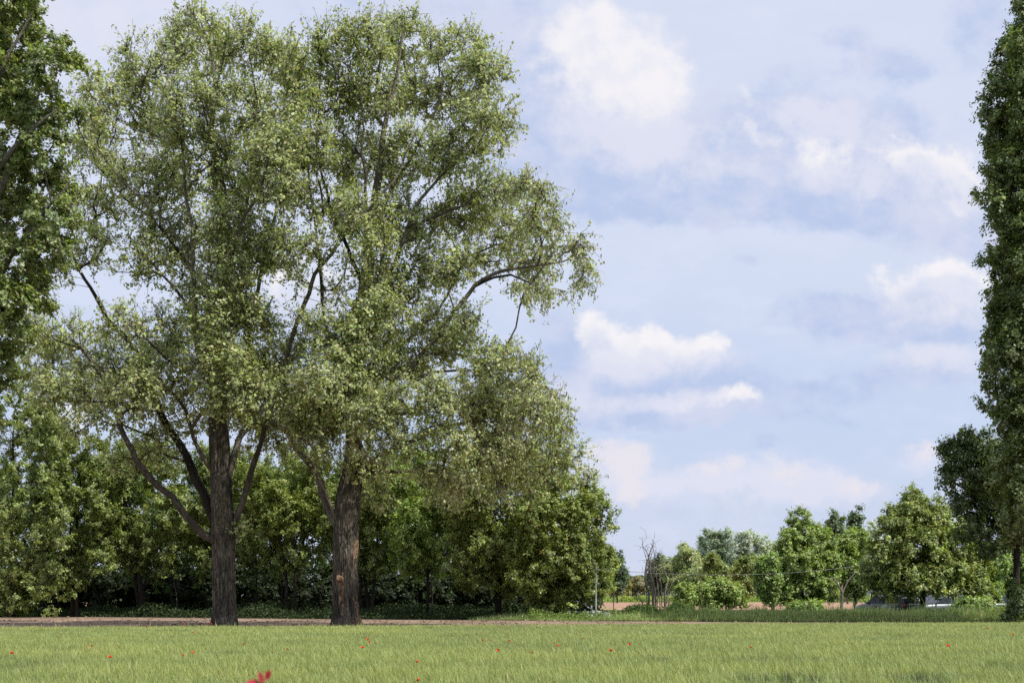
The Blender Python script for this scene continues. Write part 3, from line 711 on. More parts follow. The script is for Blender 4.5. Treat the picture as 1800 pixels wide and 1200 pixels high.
patch(T2root, V2, T[2], zz(1030), zz(1005), -2.25, -1.6, 7, label='torn pale knot of bare wood at head height on the trunk')
patch(T2root, V2, T[2], zz(1096), zz(1048), -0.75, 0.0, 3, label='orange bare wood at the right foot of the trunk')
patch(T2root, V2, T[2], zz(1000), zz(948), -0.75, -0.1, 5, label='long bare wood scar on the right edge of the trunk')

def knot():
    c = W(597, 1016, DT - 0.50) - T[2]
    bm = bmesh.new(); bmesh.ops.create_icosphere(bm, subdivisions=3, radius=1)
    for v in bm.verts:
        p = np.array([v.co[:]]); k = 1 + 0.7 * (fbm(p * 2.2 + 3, 3)[0] - .5)
        v.co = Vector((v.co.x * 0.17 * k + c[0], v.co.y * 0.16 * k + c[1], v.co.z * 0.15 * k + c[2]))
    me = bpy.data.meshes.new('burr'); bm.to_mesh(me); bm.free(); me.materials.append(M_WOUND)
    for p in me.polygons: p.use_smooth = True
    o = link('burr', me, T2root); o['label'] = 'torn burr of pale wood on the trunk face'
knot()
print('poplars', time.time() - T0)

# ================================================================== OTHER TREES
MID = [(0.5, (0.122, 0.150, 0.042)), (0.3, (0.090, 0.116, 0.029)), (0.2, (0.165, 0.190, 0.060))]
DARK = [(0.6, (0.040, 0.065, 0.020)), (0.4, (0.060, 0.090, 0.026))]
OLIVE = [(0.5, (0.150, 0.180, 0.060)), (0.3, (0.11, 0.145, 0.042)), (0.2, (0.19, 0.21, 0.09))]
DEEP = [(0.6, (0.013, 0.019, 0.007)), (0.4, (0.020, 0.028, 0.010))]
LIME = [(0.5, (0.125, 0.180, 0.040)), (0.3, (0.085, 0.135, 0.026)), (0.2, (0.165, 0.205, 0.060))]
BRIGHT = [(0.5, (0.150, 0.198, 0.050)), (0.3, (0.110, 0.154, 0.034)), (0.2, (0.190, 0.228, 0.070))]
WAL = [(0.5, (0.136, 0.164, 0.041)), (0.3, (0.096, 0.132, 0.029)), (0.15, (0.172, 0.192, 0.058)), (0.05, (0.15, 0.115, 0.042))]
POPD = [(0.55, (0.082, 0.108, 0.034)), (0.3, (0.052, 0.074, 0.021)), (0.15, (0.130, 0.150, 0.062))]
SILV = [(0.5, (0.26, 0.30, 0.25)), (0.3, (0.16, 0.20, 0.15)), (0.2, (0.38, 0.41, 0.36))]
WILL = [(0.5, (0.20, 0.23, 0.11)), (0.3, (0.14, 0.175, 0.075)), (0.2, (0.27, 0.29, 0.16))]

# right edge: tall columnar poplar and the dark tree in its shade
def column_E(edge, cx, D, seed, top, bottom):
    rng = np.random.default_rng(seed); E = []
    y = top
    while y < bottom:
        hw = np.interp(y, [e[0] for e in edge], [cx - e[1] for e in edge])
        for k in range(4):
            a = rng.uniform(0, 6.283); q = rng.uniform(0.35, 0.80)
            if k == 0: a = math.pi + rng.uniform(-.6, .6); q = 0.80
            rx = hw * rng.uniform(0.12, 0.30); ry = rng.uniform(20, 55)
            if k == 0: q = rng.uniform(.68, .95)
            E.append((cx + math.cos(a) * hw * q, y + rng.uniform(-18, 18), rx, ry, math.sin(a) * hw * q * D / F, rx * D / F * 1.2, rng.uniform(.8, 1.2), 0, 0.03))
        y += 24
    return E
D3 = 66.0
edge3 = [(-230, 1836), (-150, 1814), (0, 1784), (60, 1770), (150, 1732), (250, 1719), (400, 1727), (480, 1715), (600, 1717), (700, 1731), (760, 1737), (850, 1752), (950, 1772)]
E3 = column_E(edge3, 1842, D3, 5, -210, 960) + [(1846, yy_, 62, 70, .6, 1.9, 1.3, 0, 0) for yy_ in range(-100, 940, 70)] + [(1800, yy_, 30, 60, -1.6, 1.0, 1.0, 0, 0) for yy_ in range(100, 900, 60)] + [(1795, yy_, 34, 60, .8, 1.2, 1.2, 0, 0) for yy_ in range(130, 900, 70)]
tree('poplar_tree', 'tall columnar dark green poplar cut off by the right edge', 'tree', D3, 1842, E3, 4200, 320000, 0.13, POPD, 41, var=.18,
     trunk=[(1842, 1096, 15), (1842, 900, 12), (1841, 600, 9), (1840, 200, 5), (1840, -180, 1)], tw_len=0.5, tw_per=7, up=0.9, palecol=PALE, thr=0.27, noise_f=1.3, shell=.05,
     limbs=[dict(p=[(1842, 900 - 60 * k, 5), (1842 - sg * 45, 840 - 60 * k, 4, q), (1842 - sg * 70, 740 - 60 * k, 2.6, q * 1.3), (1842 - sg * 74, 655 - 60 * k, 1.0, q * 1.3)], rk=.5, dk=.6, mat=M_DARKBARK) for k, (sg, q) in enumerate([(1, -1), (.8, 1), (1, -.4), (-.8, -1), (1, -.6), (.6, -1.4), (1, .5), (.7, -1), (-1, 1), (1, -.3)])])
D4 = 71.0
E4 = [(1690, 795, 28, 28, 0, 1.0, .8, 0, 0), (1697, 770, 8, 22, 0, .3, 1, 0, 0), (1663, 790, 8, 20, 0.2, .3, .8, 0, 0), (1680, 835, 26, 32, -.5, 1.0, 1, 0, 0), (1725, 790, 22, 30, .5, 1, 1, 0, 0), (1735, 840, 40, 50, .2, 1.4, 1, 0, 0), (1700, 880, 24, 40, 0, 1, .9, 0, 0), (1705, 925, 22, 25, -.2, .8, .9, 0, 0),
      (1740, 905, 30, 30, .4, 1, .8, 0, 0), (1770, 880, 35, 60, .6, 1.4, 1.2, 0, 0), (1800, 900, 40, 60, .4, 1.4, 1.2, 0, 0), (1745, 955, 26, 20, 0, .8, .9, 0, 0), (1735, 975, 14, 14, 0, .5, .6, 0, 0), (1785, 950, 28, 22, 0.3, 1, .7, 0, 0), (1770, 810, 40, 40, .8, 1.2, 1, 0, 0)]
tree('maple_tree', 'dark shaded round tree with slim trunk leaning left out of the columnar poplar', 'tree', D4, 1787, E4, 620, 56000, 0.13, [(0.6, (0.050, 0.072, 0.024)), (0.4, (0.072, 0.098, 0.032))], 42,
     trunk=[(1787, 1100, 7), (1786, 1020, 6), (1784, 965, 5.6), (1772, 920, 4.5), (1755, 870, 3.4), (1730, 820, 2)], bark=M_DARKBARK, tw_len=0.5, thr=0.36, noise_f=1.4,
     limbs=[dict(p=[(1784, 965, 4), (1800, 945, 3.5, -.3), (1830, 925, 2.4, -.5)], mat=M_DARKBARK), dict(p=[(1775, 925, 3), (1760, 905, 2.4, -.4), (1725, 880, 1.8, -.5), (1690, 840, 1.2, -.5)], mat=M_DARKBARK)])
tree('ivy_clump', 'dark ivy and scrub smothering the foot of the slim dark tree', 'ivy', 68.5, 1785, [(1783, 1068, 20, 20, 0, .6, 1, 0, 0), (1787, 1040, 12, 20, 0, .4, 1, 0, 0), (1770, 1082, 16, 10, 0, .5, 1, 0, 0), (1815, 1075, 22, 20, .4, .6, 1, 0, 0)], 90, 9000, 0.1, DARK, 43, tr=0.05, tw_len=0.25, crown='foliage', wood='stem')

# left edge: nearer poplar with bigger leaves
D5 = 47.0
E5 = rows([(-10, -10, 70, 50), (50, -20, 45, 40), (30, 40, 55, 40), (85, 75, 30, 26, .8), (20, 110, 70, 45), (85, 125, 45, 35), (125, 110, 18, 14, .5), (10, 180, 60, 45), (75, 190, 50, 40), (115, 205, 24, 25, .7), (20, 260, 60, 45), (85, 270, 48, 38, .8), (10, 330, 65, 50), (80, 340, 60, 40), (125, 345, 26, 26, .8), (20, 400, 70, 45), (95, 395, 50, 40),
           (15, 470, 65, 45), (75, 460, 45, 40), (100, 440, 30, 30, .8), (10, 540, 50, 45), (55, 520, 35, 40, .9), (0, 600, 45, 35, .8), (-10, 660, 45, 35, .8), (45, 570, 30, 30, .6), (-20, 720, 45, 35, .8), (-60, 100, 80, 120), (-70, 300, 80, 120), (-60, 500, 70, 100)], 2.6, 303, 0, .05)
POPL = [(0.5, (0.118, 0.145, 0.052)), (0.3, (0.080, 0.105, 0.032)), (0.2, (0.165, 0.18, 0.08))]
tree('poplar_tree', 'nearer dense poplar with pale twigs cut off by the left edge', 'tree', D5, -70, E5, 700, 115000, 0.118, POPL, 44, tw_len=0.45, tw_per=8, palecol=PALE, twigs=.010, bark=M_PALE, thr=0.38,
     trunk=[(-70, 1117, 24), (-66, 800, 19), (-55, 500, 14), (-40, 200, 8), (-20, -120, 3)],
     limbs=[dict(p=[(-60, 600, 9), (-10, 500, 6, -.6), (40, 420, 4, -1), (90, 360, 2.2, -1.2), (118, 330, 1.4, -1.2)], mat=M_PALE), dict(p=[(-55, 480, 9), (-10, 360, 6, -.8), (30, 270, 4, -1.2), (60, 190, 2.4, -1.3), (85, 90, 1.4, -1.3)], mat=M_PALE), dict(p=[(-60, 400, 7), (0, 290, 5, -1.8), (50, 235, 3, -2.2), (110, 190, 1.5, -2.2)], mat=M_PALE), dict(p=[(-40, 220, 6), (0, 140, 4, -1.5), (20, 90, 3, -1.6), (60, 20, 1.6, -1.6)], mat=M_PALE)])

# woodland behind the soil strip
rng0 = np.random.default_rng(77)
wood = [
 # name, label, x0,x1,y0,y1, D, n clumps, nattr, nleaf, leaf, colours, shape
 ('willow_tree', 'pale olive bushy willow at the far left of the wood edge', -80, 128, 608, 1080, 85, 40, 400, 48000, .135, OLIVE, 2),
 ('maple_tree', 'dark leafy tree with low branches between the pale willow and the left trunk', 55, 210, 735, 1050, 87, 26, 280, 26000, .15, MID, 1),
 ('ash_tree', 'mid green tree rising behind the long low left limb of the left poplar', 150, 350, 742, 1030, 89, 26, 300, 28000, .15, MID, 1),
 ('hazel_tree', 'shady tree directly behind the left poplar trunk', 300, 480, 775, 1020, 90, 24, 260, 24000, .15, MID, 1),
 ('maple_tree', 'olive tinged tree filling the gap between the two big trunks', 420, 600, 765, 1025, 88, 26, 280, 26000, .15, WAL, 1),
 ('hazel_tree', 'shady tree directly behind the right poplar trunk', 545, 730, 785, 1025, 87, 24, 260, 24000, .15, MID, 1),
 ('ash_tree', 'leafy tree just right of the right poplar trunk with hanging lit sprays', 655, 860, 750, 1040, 83, 30, 320, 32000, .145, BRIGHT, 1),
 ('walnut_tree', 'broad leafy tree under the drooping right side of the right poplar', 770, 985, 735, 1062, 80, 34, 380, 42000, .14, WAL, 1),
 ('walnut_tree', 'spreading leafy tree at the right end of the wood with ragged branch against the sky', 880, 1078, 805, 1088, 78, 34, 380, 42000, .14, WAL, 1),
]
for i, (nm, lab, x0, x1, y0, y1, D, n, na, nl, lf, cl, sh) in enumerate(wood):
    E = dome(rng0, x0 - 12, x1 + 12, y0, y1, int(n * 1.25), D, 0.32)
    if i == 0: E += [(-20, 1050, 45, 32, -.5, 1.4, 1.2, 0, 0), (40, 1040, 45, 36, -.8, 1.4, 1.2, 0, 0), (95, 1050, 36, 30, -.5, 1.2, 1.1, 0, 0), (20, 640, 40, 30, .5, 1.2, 1, 0, 0)]
    if i == 8: E += [(1055, 905, 30, 20, -.5, .8, .8, 0, 0), (1082, 915, 14, 22, -.6, .5, .7, 0, 0), (1010, 1045, 40, 25, -.8, 1, 1, 0, 0), (960, 1055, 40, 22, -.6, 1, 1, 0, 0)]
    if i == 7: E += [(960, 800, 40, 30, .5, 1.2, 1, 0, 0), (1000, 830, 30, 25, .8, 1, .9, 0, 0)]
    tree(nm, lab, 'tree', D, (x0 + x1) / 2 + 6 * (i % 3 - 1), E, int(na * 2.0), int(nl * 2.5), lf * .82, cl, 500 + i, tr=0.13, bark=M_DARKBARK, tw_len=0.5, stems=1 + i % 3, thr=0.30, noise_f=0.9, clumpvar=.24, var=.15, shell=.3)
back = [(-60, 120, 800), (80, 240, 810), (190, 360, 800), (310, 470, 815), (420, 580, 805), (530, 690, 815), (640, 810, 820), (770, 930, 830), (880, 1040, 870)]
bl_lab = ['first from the left', 'second from the left', 'third from the left', 'fourth from the left', 'fifth, midway along', 'sixth from the left', 'third from the right', 'second from the right', 'first from the right']
for i, (x0, x1, y0) in enumerate(back):
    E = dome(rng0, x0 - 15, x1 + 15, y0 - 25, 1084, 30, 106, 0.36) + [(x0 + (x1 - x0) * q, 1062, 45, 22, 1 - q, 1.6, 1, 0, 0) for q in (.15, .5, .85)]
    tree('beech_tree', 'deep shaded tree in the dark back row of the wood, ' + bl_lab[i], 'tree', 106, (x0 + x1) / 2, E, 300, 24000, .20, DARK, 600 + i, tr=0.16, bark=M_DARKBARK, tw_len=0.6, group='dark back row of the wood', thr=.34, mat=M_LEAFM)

HB = [(-40, 40, 1010, 'pale leafy bush at the far left foot of the wood'), (60, 130, 1022, 'dark bush under the pale willow at far left'), (120, 215, 1015, 'dark bush low in the wood well left of the left poplar'), (205, 290, 1025, 'dark bush low in the wood, nearer left of the left poplar'), (275, 370, 1012, 'dark bush touching the left poplar trunk on its left'),
      (405, 490, 1018, 'dark bush low in the wood just right of the left poplar trunk'), (480, 590, 1012, 'dark bush low in the wood just left of the right poplar trunk'), (625, 720, 1015, 'dark bush low in the wood just right of the right poplar trunk'), (705, 800, 1020, 'dark bush midway along the wood right of both poplars'), (785, 880, 1012, 'dark bush under the broad tree right of the right poplar'), (860, 960, 1022, 'dark bush low near the right end of the wood'), (945, 1045, 1030, 'dark bush at the right end of the wood beside the tall grass')]
for i, (x0, x1, y0, lab) in enumerate(HB):
    D = 95.0 if i not in (0, 11) else 88.0
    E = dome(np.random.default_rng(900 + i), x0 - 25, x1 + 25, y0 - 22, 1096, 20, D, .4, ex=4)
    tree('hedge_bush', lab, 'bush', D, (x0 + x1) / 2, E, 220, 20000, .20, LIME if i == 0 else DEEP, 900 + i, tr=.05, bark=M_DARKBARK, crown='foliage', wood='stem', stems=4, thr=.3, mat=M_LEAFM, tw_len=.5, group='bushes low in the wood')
# slim dark trunks seen in the gloom below the crowns
SAP = [(92, 'slim bent trunk in the gloom below the far left willow', .09), (248, 'thin dark sapling trunk left of the left poplar', .05), (312, 'thin pale sapling trunk close left of the left poplar', .05), (450, 'leaning dark stem close right of the left poplar', .07), (497, 'dark upright stem midway between the two big trunks', .07), (760, 'dark stem under the right poplar crown', .06)]
for i, (px, lab, r) in enumerate(SAP):
    D = 90.0; x = GX(px, D); rng = np.random.default_rng(700 + i); o = np.array([x, D, 0.0])
    root = empty('sapling', o, lab, 'tree', 'thin stems in the wood edge')
    sk = Skel(); ln = rng.uniform(-.25, .25)
    sk.poly([(x, D, -.1), (x + ln * .5, D, 1.4), (x + ln * 1.4, D + .2, 3.0), (x + ln * 2, D + .2, 4.2)], [r, r * .8, r * .6, r * .25], 0, parent=-1)
    pts = np.array([x, D, 3.2]) + rng.normal(0, 1, (26, 3)) * np.array([.8, .8, .8]); sk.grow(pts, .3, rng=rng)
    rr = sk.radii(.008); sk.build(rr, o, root, {0: 'trunk'}, {0: M_LIMB if i in (0, 2) else M_DARKBARK})
    cen, nor, ax, sz, tv, src = sprig_leaves(rng, pts, nrm(pts - pts.mean(0)), 1500, 5, .4, .13, minz=.1)
    link('crown', leaf_mesh('crown', cen - o, nor, ax, sz, .75, pick_cols(rng, len(cen), DARK, .25, tv), M_LEAF), root)

# right hand group
def dtree(nm, lab, x0, x1, y0, y1, D, n, na, nl, lf, cl, seed, bpx=None, **k):
    r = np.random.default_rng(seed); kk = k.pop('k', .32); ex = k.pop('extra', []); sh = k.pop('shape', 1.0)
    w_ = (x1 - x0) * .05; E = dome(r, x0 - w_, x1 + w_, y0, y1, int(n * 1.3), D, kk, ex=2.2) + ex
    k.setdefault('thr', .30); k.setdefault('var', .16); k.setdefault('shell', .3)
    return tree(nm, lab, k.pop('cat', 'tree'), D, bpx or (x0 + x1) / 2, E, int(na * 1.6), int(nl * 1.7), lf * .93, cl, seed, **k)
E7 = [(1610, 875, 22, 20, 0, .6, .9, 0, 0), (1605, 915, 50, 38, 0, 1.6, 1, 0, 0), (1575, 920, 28, 30, -.5, 1, 1, 0, 0), (1650, 910, 30, 34, .3, 1, 1, 0, 0), (1560, 965, 34, 36, -.5, 1.2, 1, 0, 0), (1620, 965, 50, 40, -1.2, 1.6, 1, 0, 0), (1675, 955, 36, 36, 0, 1.3, 1, 0, 0),
      (1545, 1010, 36, 34, .3, 1.3, 1, 0, 0), (1600, 1015, 44, 34, -1.5, 1.4, 1, 0, 0), (1660, 1010, 44, 34, -1, 1.4, 1, 0, 0), (1710, 1000, 34, 36, .2, 1.3, 1, 0, 0), (1570, 1040, 34, 16, -1, 1, .8, 0, 0), (1650, 1036, 40, 16, -1.5, 1, .8, 0, 0), (1720, 1035, 26, 22, -.5, 1, .9, 0, 0), (1620, 920, 40, 40, 1.5, 1.5, 1, 0, 0), (1600, 990, 60, 50, 2, 1.5, 1, 0, 0), (1680, 990, 40, 45, 2, 1.5, 1, 0, 0), (1690, 925, 22, 24, .6, .9, 1, 0, 0)]
tree('walnut_tree', 'large rounded olive green tree sheltering the parked cars at right', 'tree', 88, 1622, E7, 1000, 110000, .13, WAL, 51, var=.15, tr=.2, bark=M_DARKBARK, tw_len=.5, thr=.3, shell=.2, clumpvar=.3)
E8 = [(1405, 915, 18, 18, 0, .8, 1, 0, 0), (1408, 945, 34, 30, 0, 1.3, 1, 0, 0), (1385, 960, 22, 24, -.4, 1, 1, 0, 0), (1440, 955, 30, 26, .3, 1.1, 1, 0, 0), (1400, 990, 40, 30, -.8, 1.5, 1, 0, 0), (1450, 990, 28, 30, .2, 1.2, 1, 0, 0), (1372, 1000, 24, 26, -.5, 1, 1, 0, 0), (1420, 1025, 44, 28, -.6, 1.4, 1, 0, 0), (1380, 1040, 30, 20, -.6, 1.2, 1, 0, 0), (1452, 1035, 24, 22, 0, 1, .9, 0, 0), (1425, 980, 40, 50, 1.4, 1.4, 1, 0, 0), (1350, 1020, 18, 24, 0, .9, .9, 0, 0)]
tree('maple_tree', 'bright green bushy tree left of the bare stub tree at right', 'tree', 102, 1412, E8, 600, 70000, .14, BRIGHT, 52, var=.15, tr=.16, bark=M_DARKBARK, tw_len=.5, up=.6, thr=.3)
dtree('maple_tree', 'bright green narrow tree squeezed behind the large rounded olive tree', 1468, 1540, 920, 1066, 112, 16, 220, 24000, .16, BRIGHT, 53, tr=.14, bark=M_DARKBARK, up=.6)
dtree('poplar_tree', 'dark distant poplar leaning left above the bright green trees', 1450, 1502, 888, 1020, 210, 16, 200, 18000, .30, [(.6, (.085, .12, .06)), (.4, (.055, .085, .04))], 54, bpx=1490, tw_len=.9, up=1.0, tip=.02, k=.36)
dtree('poplar_tree', 'dark narrow distant poplar just right of the leaning one', 1491, 1521, 887, 1010, 212, 12, 120, 9000, .30, [(.6, (.075, .11, .055)), (.4, (.05, .075, .036))], 55, tw_len=.9, up=1.0, tip=.02, k=.4)
dtree('silver_poplar', 'small whitish tree peeping out beside the large rounded olive tree', 1515, 1548, 918, 1020, 260, 10, 90, 6000, .34, SILV, 56, tw_len=.9, tip=.02, k=.4)
dtree('maple_tree', 'lime green tree low behind the slim dark trunk, left one', 1690, 1772, 945, 1068, 102, 18, 260, 26000, .155, LIME, 57, tr=.13, bark=M_DARKBARK)
dtree('maple_tree', 'lime green tree at the right edge behind the slim dark trunk', 1745, 1850, 930, 1070, 108, 20, 260, 26000, .16, LIME, 58, tr=.13, bark=M_DARKBARK)
dtree('ash_tree', 'mid green young tree in the vineyard gap, left of a pair', 1232, 1290, 968, 1048, 150, 12, 150, 11000, .2, MID, 59, tw_len=.6, tip=.015, up=.8)
dtree('ash_tree', 'mid green young tree in the vineyard gap, right of a pair', 1280, 1340, 975, 1052, 146, 12, 150, 11000, .2, MID, 60, tw_len=.6, tip=.015, up=.8)
dtree('elder_bush', 'light green round bush at the foot of the bright green bushy tree', 1330, 1372, 972, 1064, 96, 14, 170, 14000, .15, LIME, 61, tr=.08, cat='bush', crown='foliage', wood='stem', stems=3)
dtree('fig_bush', 'spreading dark green shrub right of the bare stems', 1206, 1312, 1022, 1082, 84, 16, 150, 8000, .14, BRIGHT, 62, tr=.06, cat='bush', crown='foliage', wood='stem', stems=5, up=1.0, tw_len=.5, k=.26)
dtree('elder_bush', 'upright light green sapling between bare stems and dark shrub', 1178, 1216, 1030, 1080, 83, 10, 110, 5500, .13, BRIGHT, 63, tr=.04, cat='bush', crown='foliage', wood='stem', stems=2, up=1.0)
dtree('bramble_bush', 'low light green bramble in front of the bare stems', 1100, 1160, 1075, 1090, 76, 12, 120, 9000, .11, LIME, 64, tr=.03, cat='bush', crown='foliage', wood='stem', stems=4)
dtree('bramble_bush', 'lime green climber drooping over the cars at right', 1675, 1762, 1058, 1086, 78, 14, 160, 9000, .12, LIME, 65, tr=.03, cat='bush', crown='foliage', wood='stem', stems=4)
dtree('bramble_bush', 'yellow green weeds below the bright green bushy tree', 1385, 1440, 1058, 1084, 80, 10, 100, 6500, .12, LIME, 66, tr=.03, cat='bush', crown='foliage', wood='stem', stems=4)
dtree('bramble_bush', 'light green scrub left of the dark spreading shrub', 1172, 1225, 1070, 1088, 78, 10, 100, 6000, .12, LIME, 67, tr=.03, cat='bush', crown='foliage', wood='stem', stems=3)

# far trees beyond the vineyard
dtree('silver_poplar', 'grey green round far tree, left of the silvery pair', 1218, 1304, 922, 1050, 320, 18, 220, 20000, .42, [(.6, (.20, .24, .19)), (.4, (.13, .165, .125))], 71, tw_len=1.2, tip=.03)
dtree('silver_poplar', 'silvery white far tree, right of the silvery pair', 1276, 1370, 927, 1050, 315, 18, 220, 20000, .42, SILV, 72, tw_len=1.2, tip=.03)
dtree('silver_poplar', 'grey far tree half hidden behind the bright green bushy tree', 1340, 1392, 934, 1045, 330, 12, 120, 9000, .42, SILV, 73, tw_len=1.2, tip=.03)
dtree('willow_tree', 'pale airy willow beyond the vineyard behind the bare stems', 1160, 1236, 956, 1050, 290, 20, 190, 13000, .36, WILL, 74, tw_len=1.1, tip=.03, k=.25, thr=.45)
dtree('spruce_tree', 'dark small tree behind the bare stems in front of the willow', 1138, 1172, 972, 1050, 295, 10, 100, 8000, .36, [(.6, (.06, .085, .045)), (.4, (.045, .065, .035))], 75, tw_len=.9, tip=.03)
dtree('oak_tree', 'dark green far tree right of the grey pole', 1066, 1104, 964, 1050, 240, 14, 150, 12000, .32, [(.6, (.055, .085, .04)), (.4, (.04, .065, .03))], 76, tw_len=.9, tip=.02)
dtree('lime_tree', 'fresh green tree behind the grey pole', 1030, 1086, 955, 1054, 190, 14, 170, 14000, .25, BRIGHT, 77, tw_len=.7, tip=.02)
dtree('laburnum_bush', 'yellowish low bush beyond the vineyard', 1080, 1106, 1010, 1052, 272, 8, 70, 4000, .3, [(.6, (.20, .17, .05)), (.4, (.15, .15, .045))], 78, tw_len=.8, tip=.02, cat='bush', crown='foliage', wood='stem')
dtree('plum_bush', 'brownish low bush beyond the vineyard', 1100, 1136, 1014, 1052, 276, 8, 70, 4000, .3, [(.6, (.13, .10, .06)), (.4, (.11, .12, .05))], 79, tw_len=.8, tip=.02, cat='bush', crown='foliage', wood='stem')
dtree('willow_tree', 'pale low willow mass right of the airy willow', 1205, 1262, 985, 1052, 285, 12, 110, 8000, .34, WILL, 80, tw_len=1.0, tip=.03)
def far_wood():
    rng = np.random.default_rng(88); n = 60000; D = 430.0
    px = rng.uniform(880, 1900, n); h = np.interp(px, [880, 1050, 1110, 1200, 1340, 1500, 1900], [1005, 1000, 1010, 1000, 985, 990, 985]) + 14 * (fbm(np.stack([px / 22, px * 0, px * 0], -1), 3) - .5) * 2
    t = rng.uniform(0, 1, n) ** .7; py = h + (1052 - h) * (1 - t)
    d = D + rng.uniform(-10, 10, n)
    c = np.stack([(px - 900) / F * d, d, CAMZ + (HY - py) / F * d], -1); c[:, 2] = np.maximum(c[:, 2], .05)
    nor = nrm(rng.normal(0, 1, (n, 3)) + np.array([0, -.4, .6])); ax = nrm(rng.normal(0, 1, (n, 3)))
    col = pick_cols(rng, n, [(.6, (.10, .125, .065)), (.4, (.07, .095, .05))], .25) * (0.7 + .6 * fbm(c * .12, 2))[:, None]
    tag(link('far_woodland', leaf_mesh('far_woodland', c, nor, ax, .75 * np.exp(rng.normal(0, .2, n)), .8, col, M_LEAFM)), 'hazy strip of woodland along the horizon', 'woodland', kind='stuff')
far_wood()
print('trees', time.time() - T0)

# bare things
def bare(name, label, D, px, paths, mat, group=None, twigs=0, tw_area=None, seed=1, cat='tree', part='stem'):
    rng = np.random.default_rng(seed); x = GX(px, D); g = float(gz(x, D)); o = np.array([x, D, g]); root = empty(name, o, label, cat, group)
    for k, p in enumerate(paths):
        sk = Skel(); P = [W(a[0], a[1], D + (a[3] if len(a) > 3 else 0)) for a in p]
        if p[0][1] > 1064: P[0][2] = g - .1
        sk.poly(P, [a[2] * .85 * D / F for a in p], 0, parent=-1, step=.25)
        A = np.array(sk.P)[len(sk.P) // 2:]
        if twigs:
            q = A[rng.integers(0, len(A), twigs)] + rng.normal(0, 1, (twigs, 3)) * np.array([.22, .22, .2]) + np.array([0, 0, .35]); sk.grow(q, .1, .3, rng)
        r = sk.radii(.010); sk.build(r, o, root, {0: part}, {0: mat})
bare('dead_shrub', 'clump of bare grey dead stems standing tall in the bank', 79, 1140, [
    [(1142, 1086, 2.6), (1137, 1040, 2.0), (1135, 1000, 1.8), (1140, 970, 1.2), (1150, 956, .6)], [(1144, 1086, 2.2, .2), (1148, 1040, 1.8, .3), (1144, 1005, 1.5, .3), (1138, 975, 1, .3), (1131, 958, .5, .3)],
    [(1150, 1086, 2.2, -.2), (1150, 1030, 1.7, -.2), (1148, 1000, 1.3, -.2), (1149, 970, .9, -.2), (1147, 952, .5, -.2)], [(1167, 1086, 2.4, .2), (1168, 1050, 2, .2), (1169, 1010, 1.4, .2), (1163, 985, .8, .2), (1152, 965, .5, .2)],
    [(1166, 1086, 1.6, .4), (1172, 1050, 1.2, .4), (1180, 1025, .9, .4), (1181, 1010, .5, .4)], [(1146, 1086, 1.4, .5), (1128, 1055, 1, .5), (1116, 1045, .7, .5), (1112, 1030, .4, .5)], [(1127, 1086, 1.4, .3), (1128, 1055, 1, .3), (1122, 1045, .6, .3)],
    [(1157, 1086, 1.5, -.1), (1158, 1060, 1.2, -.1), (1155, 1040, .9, -.1), (1160, 1015, .5, -.1)], [(1158, 1086, 1.3, .1), (1170, 1060, 1, .1), (1190, 1045, .6, .1)], [(1140, 1086, 1.5, .4), (1136, 1030, 1.2, .4), (1140, 990, .9, .4), (1135, 968, .5, .4)], [(1147, 1086, 1.4, -.4), (1145, 1030, 1.1, -.4), (1141, 990, .8, -.4), (1146, 960, .4, -.4)], [(1153, 1086, 1.4, .3), (1154, 1030, 1.1, .3), (1151, 995, .8, .3), (1153, 968, .4, .3)], [(1149, 1086, 1.2, -.6), (1141, 1020, 1, -.6), (1137, 985, .7, -.6), (1128, 955, .4, -.6)], [(1162, 1086, 1.3, .5), (1163, 1040, 1, .5), (1158, 1005, .7, .5), (1161, 985, .4, .5)]], M_DEAD, twigs=14, seed=5, cat='shrub')
bare('bare_tree', 'thin bare tree with cut grey stub left of the large rounded olive tree', 84, 1480, [
    [(1480, 1086, 3.2), (1480, 1050, 3.0), (1480, 1033, 2.6)], [(1480, 1040, 2), (1470, 1022, 1.4, -.2), (1460, 1012, .8, -.3)], [(1481, 1042, 1.8), (1490, 1022, 1.4, .2), (1504, 1004, .8, .3)], [(1481, 1060, 1.4), (1495, 1044, 1, -.2), (1506, 1035, .6, -.3)], [(1479, 1055, 1.4), (1468, 1045, 1, .2), (1460, 1035, .5, .2)]], M_DEAD, twigs=4, seed=6, part='branch')

# ------------------------------------------------------------------ rough grass and undergrowth
def blades(name, label, n, x, y, h, w, base, seed, leafy=0):
    rng = np.random.default_rng(seed)
    z0 = gz(x, y)
    an = rng.uniform(0, 6.28, n); la = rng.uniform(0, 6.28, n); lean = np.abs(rng.normal(0, .22, n)) * h
    dx, dy = np.cos(la) * lean, np.sin(la) * lean; bx, by = np.cos(an) * w, np.sin(an) * w
    V = np.empty((n, 5, 3), np.float32)
    V[:, 0] = np.stack([x - bx, y - by, z0], -1); V[:, 1] = np.stack([x + bx, y + by, z0], -1)
    mx, my, mz = x + dx * .35, y + dy * .35, z0 + h * .65
    V[:, 2] = np.stack([mx + bx, my + by, mz], -1); V[:, 3] = np.stack([mx - bx, my - by, mz], -1); V[:, 4] = np.stack([x + dx, y + dy, z0 + h], -1)
    i = np.arange(n, dtype=np.int32)[:, None] * 5
    Fc = np.concatenate([i + np.array([[0, 1, 2]]), i + np.array([[0, 2, 3]]), i + np.array([[3, 2, 4]])])
    c = pick_cols(rng, n, base, .2); p3 = np.stack([x * .5, y * .5, x * 0], -1); c *= (.65 + .7 * fbm(p3, 3))[:, None]
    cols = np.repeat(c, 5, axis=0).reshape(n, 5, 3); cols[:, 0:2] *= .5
    return V.reshape(-1, 3), Fc, cols.reshape(-1, 3)
